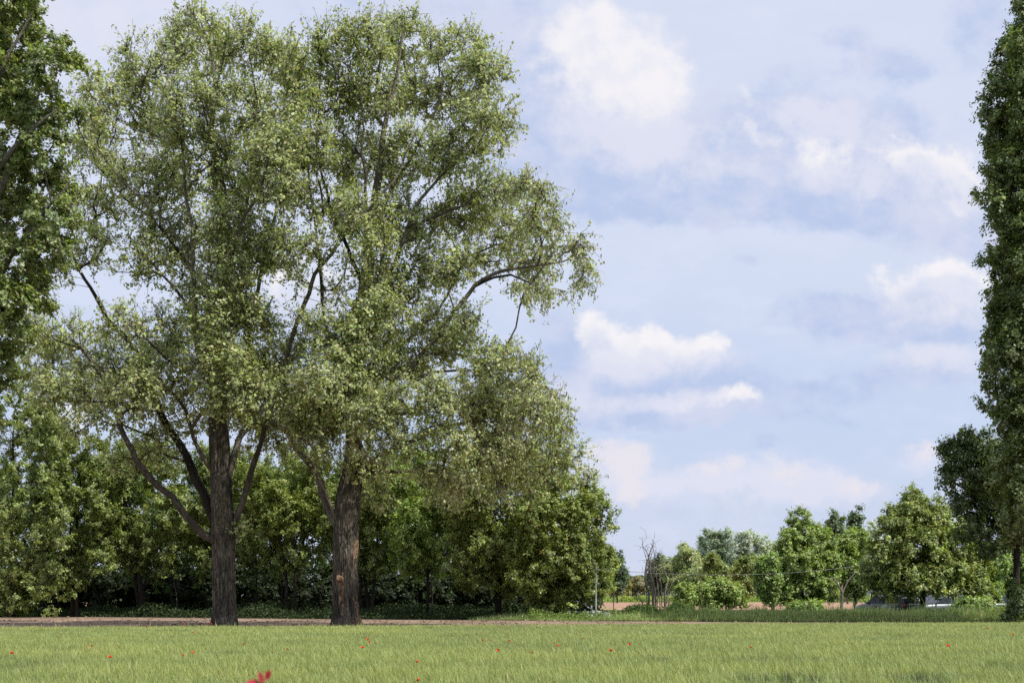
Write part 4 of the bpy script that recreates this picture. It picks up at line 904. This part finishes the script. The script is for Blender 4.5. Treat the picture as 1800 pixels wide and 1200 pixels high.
def bank():
    rng = np.random.default_rng(61); n = 150000
    px = rng.uniform(820, 2150, n); px = px[rng.uniform(0, 1, n) < np.clip((px - 820) / 170, 0, 1)]; n = len(px); b = border_y((px - 900) / F * 78)
    y = b + rng.uniform(0, 1, n) ** 1.3 * 6.5 + .1; x = (px - 900) / F * y
    p = np.stack([x * .8, y * .8, x * 0], -1); f = fbm(p, 3)
    h = (.12 + .66 * f + rng.normal(0, .13, n)) * np.interp(px, [880, 1000, 1090, 1200], [1, .62, .72, 1]) * np.clip((y - b + .35) / 1.6, .28, 1); tl = rng.uniform(0, 1, n) < .035; h = np.maximum(h, .12) * np.interp(px, [820, 900, 1020], [.25, .6, 1]); h[tl] *= rng.uniform(1.15, 1.9, tl.sum())
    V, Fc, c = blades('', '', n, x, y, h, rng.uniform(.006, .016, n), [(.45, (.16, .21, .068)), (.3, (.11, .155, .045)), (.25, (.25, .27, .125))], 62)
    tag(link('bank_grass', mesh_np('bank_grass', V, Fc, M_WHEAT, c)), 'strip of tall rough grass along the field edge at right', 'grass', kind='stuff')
    n = 80000
    px = rng.uniform(930, 2150, n); b = border_y((px - 900) / F * 78); y = b + rng.uniform(0, 1, n) * 6 + .1; x = (px - 900) / F * y
    f = fbm(np.stack([x * .45, y * .45, x * 0 + 9], -1), 3); k = f > .52; x, y, f, b = x[k], y[k], f[k], b[k]; n = len(x)
    z = gz(x, y) + rng.uniform(.05, 1, n) * (.26 + 1.0 * (f - .47) * 2.2) * np.clip((y - b + .2) / 1.8, .15, 1)
    cen = np.stack([x, y, z], -1); nor = nrm(rng.normal(0, 1, (n, 3)) + np.array([0, -.2, .8])); ax = nrm(rng.normal(0, 1, (n, 3)))
    tag(link('bank_weeds', leaf_mesh('bank_weeds', cen, nor, ax, .10 * np.exp(rng.normal(0, .25, n)), .7, pick_cols(rng, n, [(.5, (.13, .175, .046)), (.5, (.09, .13, .032))], .25), M_LEAFM)), 'leafy nettles and weeds among the tall bank grass', 'weeds', kind='stuff')
    n = 60000
    px = rng.uniform(-250, 1060, n); px = px[rng.uniform(0, 1, n) < np.clip((1060 - px) / 200, 0, 1)]; n = len(px); b = border_y((px - 900) / F * 78); y = b + 2.5 + rng.uniform(0, 1, n) * 13; x = (px - 900) / F * y
    f = fbm(np.stack([x * .4, y * .4, x * 0 + 4], -1), 3); z = rng.uniform(.02, 1, n) * (.15 + 1.3 * np.clip(f - .35, 0, 1) * np.clip((y - b) / 3, .25, 1.6))
    cen = np.stack([x, y, z], -1); nor = nrm(rng.normal(0, 1, (n, 3)) + np.array([0, -.2, .8])); ax = nrm(rng.normal(0, 1, (n, 3)))
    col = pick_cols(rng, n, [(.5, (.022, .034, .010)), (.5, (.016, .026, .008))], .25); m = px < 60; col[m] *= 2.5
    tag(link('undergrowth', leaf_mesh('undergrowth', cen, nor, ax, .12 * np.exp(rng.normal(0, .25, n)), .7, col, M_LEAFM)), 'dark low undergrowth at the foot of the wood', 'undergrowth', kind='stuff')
    # thin stray grasses at the crop edge and on the soil
    n = 5200; x = rng.uniform(-30, 30, n); y = field_edge(x) + rng.uniform(0, 1, n) ** 3 * 9 - .3
    k = fbm(np.stack([x * .6, y * .3, x * 0], -1), 2) > .5; x, y = x[k], y[k]; n = len(x)
    V, Fc, c = blades('', '', n, x, y, rng.uniform(.08, .4, n), rng.uniform(.004, .009, n), [(.6, (.17, .21, .07)), (.4, (.24, .26, .12))], 63)
    tag(link('stray_grass', mesh_np('stray_grass', V, Fc, M_WHEAT, c)), 'sparse stray grasses on the soil beyond the crop', 'grass', kind='stuff')
bank()

# ------------------------------------------------------------------ vineyard
M_STAKE = noise_mat('grey_stake', [(.3, (.20, .195, .19)), (.7, (.34, .33, .32))], 10, 4, .7, 0)
def vineyard():
    rng = np.random.default_rng(71)
    ordn = ['nearest to the soil', 'second from the soil', 'third from the soil', 'fourth from the soil', 'fifth from the soil', 'farthest from the soil']
    for k in range(6):
        D = 262 + k * 17.0; x0, x1 = GX(1005, D), GX(1560, D); o = np.array([(x0 + x1) / 2, D, 0.0])
        root = empty('vine_row', o, 'row of staked yellow green vines in the far field, ' + ordn[k], 'vine row', 'rows of vines beyond the bare soil')
        n = 5200; x = rng.uniform(x0, x1, n); f = fbm(np.stack([x * .9, x * 0 + k, x * 0], -1), 3)
        z = rng.uniform(.1, 1, n) * (.75 + .75 * f); c = np.stack([x, D + rng.normal(0, .35, n), z], -1)
        link('foliage', leaf_mesh('foliage', c - o, nrm(rng.normal(0, 1, (n, 3)) + np.array([0, -.3, .8])), nrm(rng.normal(0, 1, (n, 3))), .24 * np.exp(rng.normal(0, .2, n)), .85, pick_cols(rng, n, [(.6, (.19, .24, .055)), (.4, (.13, .18, .04))], .2), M_LEAFM), root)
        bm = bmesh.new(); bmesh.ops.create_cone(bm, cap_ends=True, segments=6, radius1=.055, radius2=.045, depth=1.95); bmesh.ops.translate(bm, verts=bm.verts, vec=(0, 0, .92))
        me = bpy.data.meshes.new('stake'); bm.to_mesh(me); bm.free(); me.materials.append(M_STAKE)
        m = 40
        for j in range(m):
            s = link('stake', me, root, (x0 + (x1 - x0) * (j + .5) / m + rng.normal(0, .12) - o[0], rng.normal(0, .1), 0)); s.rotation_euler = (rng.normal(0, .02), rng.normal(0, .03), 0); s.scale = (1, 1, rng.uniform(.93, 1.07))
vineyard()

# ------------------------------------------------------------------ pole, wire, small posts
M_GALV = noise_mat('galvanised_steel', [(.3, (.12, .13, .14)), (.7, (.21, .22, .235))], 3, 5, .5, 0, spec=.4)
M_RUST = noise_mat('rusty_post', [(.3, (.06, .045, .035)), (.7, (.13, .09, .065))], 8, 5, .9, 0)
def pole(name, label, cat, px, D, ptop, r0, r1, mat, head=True, group=None):
    x = GX(px, D); g = float(gz(x, D)); o = np.array([x, D, g]); top = W(px, ptop, D)[2] - g
    root = empty(name, o, label, cat, group)
    Vl, Fl = [], []; tube(np.array([[0, 0, -.2], [0, 0, top * .45], [0, 0, top * .451], [0, 0, top]]), [r0, (r0 + r1) / 2 * 1.05, (r0 + r1) / 2 * .85, r1], 14, Vl, Fl, 0)
    link('shaft', mesh_np('shaft', np.concatenate(Vl), np.concatenate(Fl), mat, smooth=True), root)
    bm = bmesh.new(); bmesh.ops.create_cone(bm, cap_ends=True, segments=14, radius1=r1 * 1.25, radius2=r1 * .7, depth=.06); bmesh.ops.translate(bm, verts=bm.verts, vec=(0, 0, top + .028))
    me = bpy.data.meshes.new('cap'); bm.to_mesh(me); bm.free(); me.materials.append(mat); link('cap', me, root)
    if head:
        bm = bmesh.new(); bmesh.ops.create_cone(bm, cap_ends=True, segments=14, radius1=r0 * 1.6, radius2=r0 * 1.3, depth=.12); bmesh.ops.translate(bm, verts=bm.verts, vec=(0, 0, .05))
        me = bpy.data.meshes.new('collar'); bm.to_mesh(me); bm.free(); me.materials.append(mat); link('collar', me, root)
        bm = bmesh.new(); bmesh.ops.create_cube(bm, size=1); bmesh.ops.scale(bm, verts=bm.verts, vec=(.16, .07, .05)); bmesh.ops.translate(bm, verts=bm.verts, vec=(.05, -r1 - .03, W(px, 1000, D)[2] - g))
        bmesh.ops.bevel(bm, geom=bm.edges[:], offset=.012, segments=1, affect='EDGES')
        me = bpy.data.meshes.new('wire_bracket'); bm.to_mesh(me); bm.free(); me.materials.append(mat); link('wire_bracket', me, root)
    return o
pole('metal_pole', 'slender grey metal pole beside the white car at the right end of the wood', 'pole', 1047.5, 76, 992, .06, .034, M_GALV)
pole('metal_pole', 'thin pale pole half hidden in leaves just left of the grey metal pole', 'pole', 1039.5, 84, 1000, .055, .045, M_STAKE, head=False)
pole('fence_post', 'thin dark post right of the grey metal pole', 'post', 1078.5, 90, 1040, .04, .035, M_RUST, head=False)
pole('fence_post', 'short dark post in the tall grass left of the open car', 'post', 1539, 74.5, 1066, .06, .055, M_RUST, head=False)
def wire():
    a = W(1049, 1000, 75.9); b = W(1560, 985, 108); n = 40; t = np.linspace(0, 1, n)
    P = a + (b - a) * t[:, None]; P[:, 2] -= 4 * .62 * t * (1 - t)
    Vl, Fl = [], []; tube(P - a, np.full(n, .011), 5, Vl, Fl, 0)
    o = link('overhead_wire', mesh_np('overhead_wire', np.concatenate(Vl), np.concatenate(Fl), M_STAKE, smooth=True), None, a)
    tag(o, 'thin pale overhead wire running right from the grey metal pole', 'wire')
wire()

# ------------------------------------------------------------------ parked cars
def paint(name, c, metallic=.4):
    m, nt, N, L, out = newmat(name)
    tc = N.new('ShaderNodeTexCoord'); n1 = N.new('ShaderNodeTexNoise'); n1.inputs['Scale'].default_value = 3; n1.inputs['Detail'].default_value = 5
    L.new(tc.outputs['Object'], n1.inputs['Vector'])
    r = ramp(N, [(.3, tuple(q * .85 for q in c)), (.7, c)]); L.new(n1.outputs['Fac'], r.inputs[0])
    b = N.new('ShaderNodeBsdfPrincipled'); b.inputs['Metallic'].default_value = metallic; b.inputs['Roughness'].default_value = .35; b.inputs['Coat Weight'].default_value = .25; b.inputs['Coat Roughness'].default_value = .08
    L.new(r.outputs[0], b.inputs['Base Color']); L.new(b.outputs[0], out.inputs[0]); return m
M_GLASS = noise_mat('car_glass', [(.3, (.02, .025, .03)), (.7, (.04, .05, .055))], 2, 3, .18, 0, spec=.3)
M_TYRE = noise_mat('tyre_rubber', [(.3, (.012, .012, .012)), (.7, (.025, .025, .025))], 20, 3, .85, 0)
M_RIM = noise_mat('wheel_rim', [(.3, (.35, .35, .36)), (.7, (.5, .5, .51))], 20, 3, .35, 0, spec=.5, metallic=.6)
M_TAIL = noise_mat('tail_lamp', [(.3, (.35, .01, .01)), (.7, (.5, .02, .02))], 20, 3, .25, 0, spec=.5)
M_HEAD = noise_mat('head_lamp', [(.3, (.6, .62, .64)), (.7, (.75, .76, .78))], 20, 3, .15, 0, spec=.6)
M_TRIM = noise_mat('dark_trim', [(.3, (.012, .012, .013)), (.7, (.025, .025, .027))], 8, 3, .6, 0)
def loft(sec, mat, name, cap=True, smooth=True):
    n = len(sec); m = len(sec[0]); V = [p for s_ in sec for p in s_]
    Fc = [(i * m + j, i * m + (j + 1) % m, (i + 1) * m + (j + 1) % m, (i + 1) * m + j) for i in range(n - 1) for j in range(m)]
    bm = bmesh.new(); vs = [bm.verts.new(v) for v in V]
    for f in Fc: bm.faces.new([vs[k] for k in f])
    if cap: bm.faces.new([vs[j] for j in range(m)][::-1]); bm.faces.new([vs[(n - 1) * m + j] for j in range(m)])
    bmesh.ops.recalc_face_normals(bm, faces=bm.faces[:])
    for f in bm.faces: f.smooth = smooth
    me = bpy.data.meshes.new(name); bm.to_mesh(me); bm.free(); me.materials.append(mat)
    return me
def car(px, D, yaw, mat, label, L=4.2, Wd=1.74, H=1.47, kind='hatch', open_gate=False):
    x = GX(px, D); o = np.array([x, D, float(gz(x, D))]); root = empty('parked_car', o, label, 'car', 'cars parked along the sunk lane'); root.rotation_euler = (0, 0, yaw)
    hw = Wd / 2; belt = H * .62
    # lower body: stations from nose (+x) to tail (-x): x, sill z, top z, half width
    hood = [(L * .5, .36, .55, .62), (L * .485, .26, .68, .78), (L * .44, .22, .76, .92), (L * .30, .20, .86, .99), (L * .18, .20, belt * .98, 1), (0, .20, belt, 1), (-L * .25, .20, belt * 1.02, 1), (-L * .42, .22, belt * 1.03, .98), (-L * .48, .26, belt * 1.0, .92), (-L * .5, .38, belt * .85, .84)]
    sec = []
    for sx, zb, zt, k in hood:
        w = hw * k; sec.append([(sx, -w * .93, zb), (sx, -w, zb + .14), (sx, -w * 1.0, (zb + zt) / 2 + .05), (sx, -w * .95, zt - .06), (sx, -w * .86, zt), (sx, w * .86, zt), (sx, w * .95, zt - .06), (sx, w, (zb + zt) / 2 + .05), (sx, w, zb + .14), (sx, w * .93, zb)])
    body = link('body', loft(sec, mat, 'body'), root)
    rear = -L * (.47 if kind != 'sedan' else .33)
    cab = [(L * .20, belt - .03, belt + .02, .90), (L * .02, belt - .04, H - .06, .80), (-L * .08, belt - .04, H, .80), (-L * .26, belt - .04, H - .02, .80), (rear * .86, belt - .04, H - .09, .78), (rear, belt - .04, belt + .10, .86)]
    sec = []
    for sx, zb, zt, k in cab:
        w = hw * k; wb = hw * .92; sec.append([(sx, -wb, zb), (sx, -w, zt - .05), (sx, -w * .86, zt), (sx, w * .86, zt), (sx, w, zt - .05), (sx, wb, zb)])
    link('cabin', loft(sec, M_GLASS, 'cabin', smooth=False), root)
    # roof skin and pillars, proud of the glass
    rs = []
    for sx, zb, zt, k in cab[1:5]:
        w = hw * k; rs.append([(sx, -w * 1.01, zt - .07), (sx, -w * .86, zt + .012), (sx, w * .86, zt + .012), (sx, w * 1.01, zt - .07), (sx, w * .8, zt - .1), (sx, -w * .8, zt - .1)])
    link('roof', loft(rs, mat, 'roof'), root)
    for sy in (-1, 1):
        for (xa, za, ka, xb, zb_, kb) in ((L * .19, belt, .925, L * .02, H - .07, .825), (-L * .1, belt, .935, -L * .11, H - .06, .825), (rear * .97, belt + .02, .90, rear * .86, H - .1, .81)):
            t = .045; s1 = [(xa - t, sy * hw * ka, za), (xa + t, sy * hw * ka, za), (xa + t, sy * hw * (ka - .05), za), (xa - t, sy * hw * (ka - .05), za)]; s2 = [(xb - t, sy * hw * kb, zb_), (xb + t, sy * hw * kb, zb_), (xb + t, sy * hw * (kb - .05), zb_), (xb - t, sy * hw * (kb - .05), zb_)]
            link('pillar', loft([s1, s2], mat, 'pillar', smooth=False), root)
    for sx in (L * .31, -L * .31):
        for sy in (-1, 1):
            def wheel(r, w, mt, nm, seg=22, hub=False):
                bm = bmesh.new(); bmesh.ops.create_cone(bm, cap_ends=True, segments=seg, radius1=r, radius2=r, depth=w); bmesh.ops.bevel(bm, geom=[e for e in bm.edges if len(e.link_faces) == 2 and any(len(f.verts) > 4 for f in e.link_faces)], offset=.03, segments=2, affect='EDGES')
                bmesh.ops.rotate(bm, verts=bm.verts, matrix=Matrix.Rotation(math.pi / 2, 3, 'X'))
                me = bpy.data.meshes.new(nm); bm.to_mesh(me); bm.free(); me.materials.append(mt); return me
            w = link('wheel', wheel(.31, .2, M_TYRE, 'wheel'), root, (sx, sy * (hw - .09), .31)); link('rim', wheel(.2, .2, M_RIM, 'rim', 16), w, (0, sy * .012, 0))
    def blk(nm, mt, c, s_, rot=(0, 0, 0)):
        bm = bmesh.new(); bmesh.ops.create_cube(bm, size=1); bmesh.ops.scale(bm, verts=bm.verts, vec=s_); bmesh.ops.bevel(bm, geom=bm.edges[:], offset=min(s_) * .3, segments=2, affect='EDGES')
        me = bpy.data.meshes.new(nm); bm.to_mesh(me); bm.free(); me.materials.append(mt); q = link(nm, me, root, c); q.rotation_euler = rot; return q
    for sy in (-1, 1):
        blk('headlight', M_HEAD, (L * .475, sy * hw * .62, .66), (.1, .30, .14)); blk('tail_light', M_TAIL, (-L * .488, sy * hw * .74, belt * .86), (.08, .2, .24))
        blk('door_mirror', mat, (L * .17, sy * (hw + .08), belt + .06), (.1, .2, .13))
    blk('bumper', M_TRIM, (-L * .495, 0, .42), (.08, Wd * .8, .14)); blk('bumper', M_TRIM, (L * .495, 0, .38), (.08, Wd * .66, .14))
    if open_gate:
        blk('tailgate', M_TRIM, (rear - .28, 0, H + .10), (.72, Wd * .74, .06), (0, math.radians(12), 0))
        blk('load_space', M_TRIM, (rear - .04, 0, belt * .9), (.16, Wd * .62, .52)); blk('load_shelf', M_RIM, (rear - .135, 0, belt * .96), (.02, Wd * .52, .05))
P_DARK = paint('dark_paint', (.03, .032, .036)); P_SILV = paint('silver_paint', (.12, .13, .145), .4); P_WHITE = paint('white_paint', (.72, .73, .74), 0); P_BLUE = paint('blue_grey_paint', (.16, .20, .25), .4); P_GREY = paint('grey_paint', (.10, .11, .12), .4)
PI = math.pi
car(1585, 97, PI / 2 + .12, P_DARK, 'dark car with its tailgate raised, red tail lights facing the field', H=1.5, open_gate=True)
car(1551, 103, PI / 2 + .5, P_SILV, 'silver car half hidden left of the open dark car')
car(1620, 104, PI / 2 - .5, P_SILV, 'silver high roofed car right of the open dark car', L=4.3, H=1.7)
car(1652, 99, PI + .25, P_SILV, 'silver car under the large rounded olive tree, right of the white one')
car(1697, 100, .1, P_BLUE, 'blue grey car under the right side of the large rounded olive tree', kind='sedan', L=4.5)
car(1772, 104, .2, P_GREY, 'grey car farthest right behind the slim dark trunk', kind='sedan')
car(1013, 80, .08, P_WHITE, 'white car bonnet showing above the grass beside the grey metal pole', kind='sedan', L=4.4)
print('rest', time.time() - T0)

# ================================================================== SKY, SUN, CAMERA
SUN_EL = math.radians(55); sh = Vector((0.83, -0.50, 0)).normalized()
sdir = Vector((sh.x * math.cos(SUN_EL), sh.y * math.cos(SUN_EL), math.sin(SUN_EL)))
sl = bpy.data.lights.new('Sun', 'SUN'); sl.energy = 5.0; sl.angle = math.radians(0.53); sl.color = (1.0, 0.955, 0.88)
so = bpy.data.objects.new('Sun', sl); COL.objects.link(so); so.rotation_euler = sdir.to_track_quat('Z', 'Y').to_euler()

def build_sky():
    w = bpy.data.worlds.new('World'); S.world = w; w.use_nodes = True
    nt = w.node_tree; N = nt.nodes; L = nt.links; N.clear()
    out = N.new('ShaderNodeOutputWorld'); bg = N.new('ShaderNodeBackground'); bg.inputs['Strength'].default_value = 0.1
    L.new(bg.outputs[0], out.inputs[0])
    sky = N.new('ShaderNodeTexSky'); sky.sky_type = 'NISHITA'; sky.sun_disc = False; sky.sun_elevation = SUN_EL
    sky.sun_rotation = math.atan2(sdir.x, sdir.y); sky.altitude = 100; sky.air_density = 1.0; sky.dust_density = 1.5; sky.ozone_density = 1.5
    tc = N.new('ShaderNodeTexCoord'); sep = N.new('ShaderNodeSeparateXYZ'); L.new(tc.outputs['Generated'], sep.inputs[0])
    def math_(op, a, b=None, c=None):
        n = N.new('ShaderNodeMath'); n.operation = op
        for i, q in enumerate((a, b, c)):
            if q is None: continue
            if isinstance(q, (int, float)): n.inputs[i].default_value = q
            else: L.new(q, n.inputs[i])
        return n.outputs[0]
    def vm(op, a, b=None, c=None):
        n = N.new('ShaderNodeVectorMath'); n.operation = op
        for i, q in enumerate((a, b, c)):
            if q is None: continue
            if isinstance(q, tuple): n.inputs[i].default_value = q
            else: L.new(q, n.inputs[i])
        return n
    def smooth(v, a, b, lo=0.0, hi=1.0):
        n = N.new('ShaderNodeMapRange'); n.interpolation_type = 'SMOOTHSTEP'
        L.new(v, n.inputs[0]); n.inputs[1].default_value = a; n.inputs[2].default_value = b; n.inputs[3].default_value = lo; n.inputs[4].default_value = hi
        return n.outputs[0]
    def mix(f, a, b):
        n = N.new('ShaderNodeMix'); n.data_type = 'RGBA'
        for i, q in ((0, f), (6, a), (7, b)):
            if isinstance(q, (int, float)): n.inputs[i].default_value = q
            elif isinstance(q, tuple): n.inputs[i].default_value = (*[x * 10 for x in q], 1)
            else: L.new(q, n.inputs[i])
        return n.outputs[2]
    yy = math_('MAXIMUM', sep.outputs[1], 0.03)
    u = math_('DIVIDE', sep.outputs[0], yy); v = math_('DIVIDE', sep.outputs[2], yy)
    cmb = N.new('ShaderNodeCombineXYZ')           # heading/height plane of the sky, in units of 0.04
    L.new(math_('MULTIPLY', u, 25.0), cmb.inputs[0]); L.new(math_('MULTIPLY', v, 25.0), cmb.inputs[1])
    p0 = cmb.outputs[0]
    def noise(vec, scale, det=6, rough=.55, off=(0, 0, 0), stretch=(1, 1, 1)):
        m = vm('MULTIPLY_ADD', vec, stretch, off); n = N.new('ShaderNodeTexNoise'); n.inputs['Scale'].default_value = scale; n.inputs['Detail'].default_value = det; n.inputs['Roughness'].default_value = rough
        L.new(m.outputs[0], n.inputs['Vector']); return n
    n1 = noise(p0, 0.7, 4, .5); n2 = noise(p0, 2.2, 5, .6, (5, 3, 1))
    w1 = vm('SUBTRACT', n1.outputs['Color'], (.5, .5, .5)); w2 = vm('SUBTRACT', n2.outputs['Color'], (.5, .5, .5))
    pa = vm('MULTIPLY_ADD', w1.outputs[0], (.9, .6, 0), p0); pw = vm('MULTIPLY_ADD', w2.outputs[0], (.45, .4, 0), pa.outputs[0]).outputs[0]
    f_soft = math_('SUBTRACT', noise(p0, 1.0, 8, .58, (3, 1, 6), (1, 1.5, 1)).outputs['Fac'], .5)
    f_bill = math_('SUBTRACT', noise(p0, 2.3, 9, .6, (1, 8, 2)).outputs['Fac'], .5)
    def field(L_, vec=pw):
        acc = None
        for e in L_:
            px, py, rx, ry = e[:4]; s_ = e[4] if len(e) > 4 else 1.0
            cx, cy = (px - 900) / 100., (HY - py) / 100.
            q = vm('MULTIPLY_ADD', vec, (100. / rx, 100. / ry, 0), (-cx * 100. / rx, -cy * 100. / ry, 0)); ln = N.new('ShaderNodeVectorMath'); ln.operation = 'LENGTH'; L.new(q.outputs[0], ln.inputs[0])
            m = smooth(ln.outputs['Value'], 0.0, 1.9, s_, 0.0)
            acc = m if acc is None else math_('ADD', acc, m)
        return math_('MINIMUM', acc, 1.3)
    def cover(fd, nz, k, lo, hi): return math_('MULTIPLY', smooth(math_('ADD', fd, math_('MULTIPLY', nz, k)), lo, hi), smooth(fd, .02, .32))
    # clear sky seen through thin haze
    hz = smooth(v, 0.0, .16); t2 = smooth(v, .10, .26); t3 = smooth(v, .2, .42)
    veil = mix(hz, (.65, .72, .91), (.60, .70, .925)); veil = mix(t2, veil, (.72, .785, .955)); veil = mix(t3, veil, (.735, .795, .965))
    base = mix(.88, sky.outputs[0], veil)
    wis = noise(p0, .55, 7, .6, (2, 9, 0), (1, 2.2, 1)); base = mix(smooth(wis.outputs['Fac'], .42, .75, 0, .5), base, (.74, .785, .95))
    # grey-lavender cloud bodies
    BODY = [(930, 160, 120, 130, .8), (985, 260, 110, 70, .8), (1060, 270, 150, 80, .95), (1560, 250, 150, 60, .5), (1150, 320, 150, 60, .95), (1280, 260, 160, 90, .75), (1300, 340, 160, 45, .8), (1440, 215, 130, 45, .6), (1430, 330, 170, 50, .7), (1560, 340, 140, 60, .7), (1680, 380, 110, 65, .85), (1760, 400, 80, 60, .8),
            (1560, 122, 75, 28, .75), (1478, 76, 36, 20, .6), (1405, 130, 50, 20, .35), (1735, 40, 70, 70, .6), (1580, 555, 150, 38, .85), (1450, 552, 80, 28, .55), (1640, 590, 120, 20, .9), (1320, 455, 40, 14, .4), (1180, 668, 170, 40, .75), (1060, 640, 90, 50, .6), (990, 600, 60, 60, .5),
            (1190, 728, 190, 18, .9), (1020, 735, 90, 22, .6), (1420, 690, 110, 20, .55), (1620, 655, 120, 24, .8), (1450, 740, 60, 16, .35), (700, 20, 170, 45, .6), (1340, 780, 70, 16, .4), (1500, 870, 150, 26, .5), (1120, 890, 100, 30, .45), (560, 560, 110, 60, .6), (60, 770, 90, 40, .5), (1300, 850, 120, 26, .4)]
    body = cover(field(BODY), f_bill, 1.1, .05, .70)
    bn = noise(p0, .9, 6, .6, (7, 1, 4), (1, 1.4, 1)); bodyc = mix(smooth(bn.outputs['Fac'], .33, .68), (.485, .585, .83), (.645, .69, .865))
    c1 = mix(math_('MULTIPLY', body, .92), base, bodyc)
    # half lit parts
    HALF = [(1090, 180, 130, 90, .9), (1160, 260, 120, 50, .5), (1430, 200, 120, 30, .8), (1500, 235, 90, 24, .5), (1280, 305, 100, 30, .45), (1640, 320, 100, 60, .8), (1470, 300, 80, 50, .8), (1640, 530, 100, 50, .75), (1190, 632, 110, 32, .8), (1090, 620, 70, 36, .8), (1190, 705, 130, 16, .85), (1640, 632, 110, 22, .8),
            (1080, 825, 80, 55, .8), (1180, 850, 80, 26, .6), (1300, 835, 80, 32, .75), (1400, 845, 80, 30, .65), (1490, 862, 80, 28, .7), (1640, 805, 60, 26, .8), (1330, 885, 150, 32, .45), (1000, 700, 60, 34, .55), (200, 50, 240, 110, .7), (1060, 730, 70, 16, .4), (960, 60, 60, 50, .5)]
    half = cover(field(HALF), f_bill, 1.5, .10, .95)
    c2 = mix(math_('MULTIPLY', half, .9), c1, (.75, .77, .895))
    # sunlit tops, fading into their own shade below
    BIG = [(1010, 70, 62, 56, .8), (1075, 105, 85, 75, 1), (1150, 115, 60, 55, .9), (1110, 165, 85, 55, .7), (1190, 150, 34, 40, .6), (1045, 40, 40, 34, .8)]
    big = cover(field(BIG), f_bill, 1.35, .08, 1.35)
    WL = [(1460, 275, 50, 32, .72), (1590, 272, 52, 28, .7), (1665, 290, 56, 40, .8), (1715, 340, 36, 44, .75), (1610, 498, 76, 28, .9), (1680, 495, 54, 40, 1), (1690, 550, 36, 34, .6),
          (1050, 578, 36, 32, 1), (1100, 600, 56, 24, 1), (1165, 615, 56, 22, 1), (1240, 602, 28, 16, .95), (1205, 626, 46, 15, .85), (1310, 703, 34, 20, .65), (1250, 706, 60, 14, .5), (540, 515, 75, 62, 1), (90, 735, 60, 40, .8)]
    fw = field(WL); above = smooth(field(WL, vm('ADD', pw, (-.05, .30, 0)).outputs[0]), .2, 1.0)
    white = math_('MULTIPLY', cover(fw, f_bill, 1.8, .10, 1.0), math_('SUBTRACT', 1.0, math_('MULTIPLY', above, .72)))
    scr = math_('MULTIPLY', cover(field([(1303, 162, 20, 16, .9), (1316, 220, 12, 30, .8), (1345, 248, 30, 14, .8)]), f_bill, 2.4, .3, 1.3), .55)
    wsh = smooth(f_bill, -.18, .12, .70, 1.0)
    WC = (.925, .905, .935)
    c3 = mix(math_('MULTIPLY', big, math_('MULTIPLY', wsh, .92)), c2, WC); c3 = mix(math_('MULTIPLY', white, wsh), c3, WC); c3 = mix(scr, c3, WC)
    PK = [(1070, 795, 66, 32, .95), (1095, 845, 44, 40, .75), (1260, 822, 40, 20, .65), (1380, 832, 60, 20, .6), (1490, 852, 62, 18, .6), (1640, 788, 50, 20, .85), (1105, 880, 20, 20, .7)]
    pink = cover(field(PK), f_bill, 2.4, .20, 1.1)
    c4 = mix(math_('MULTIPLY', pink, math_('MULTIPLY', wsh, .7)), c3, (.845, .80, .845))
    L.new(c4, bg.inputs['Color'])
    w.cycles.sampling_method = 'MANUAL'; w.cycles.sample_map_resolution = 512
build_sky()

cam = bpy.data.cameras.new('Camera'); co = bpy.data.objects.new('Camera', cam); COL.objects.link(co)
co.location = (0, 0, CAMZ); co.rotation_euler = (math.pi / 2, 0, 0)
cam.sensor_fit = 'HORIZONTAL'; cam.sensor_width = 36; cam.lens = F / 1800 * 36; cam.shift_y = (HY - 600) / 1800.0
cam.clip_start = 0.1; cam.clip_end = 6000
cam.dof.use_dof = True; cam.dof.focus_distance = 60; cam.dof.aperture_fstop = 5.6
S.camera = co
S.view_settings.view_transform = 'Standard'; S.view_settings.look = 'None'; S.view_settings.exposure = 0; S.view_settings.gamma = 1
S.render.engine = 'CYCLES'
cy = S.cycles; cy.max_bounces = 5; cy.diffuse_bounces = 3; cy.glossy_bounces = 2; cy.transmission_bounces = 3; cy.use_denoising = False
cy.caustics_reflective = False; cy.caustics_refractive = False; cy.sample_clamp_indirect = 4
print('done', time.time() - T0)
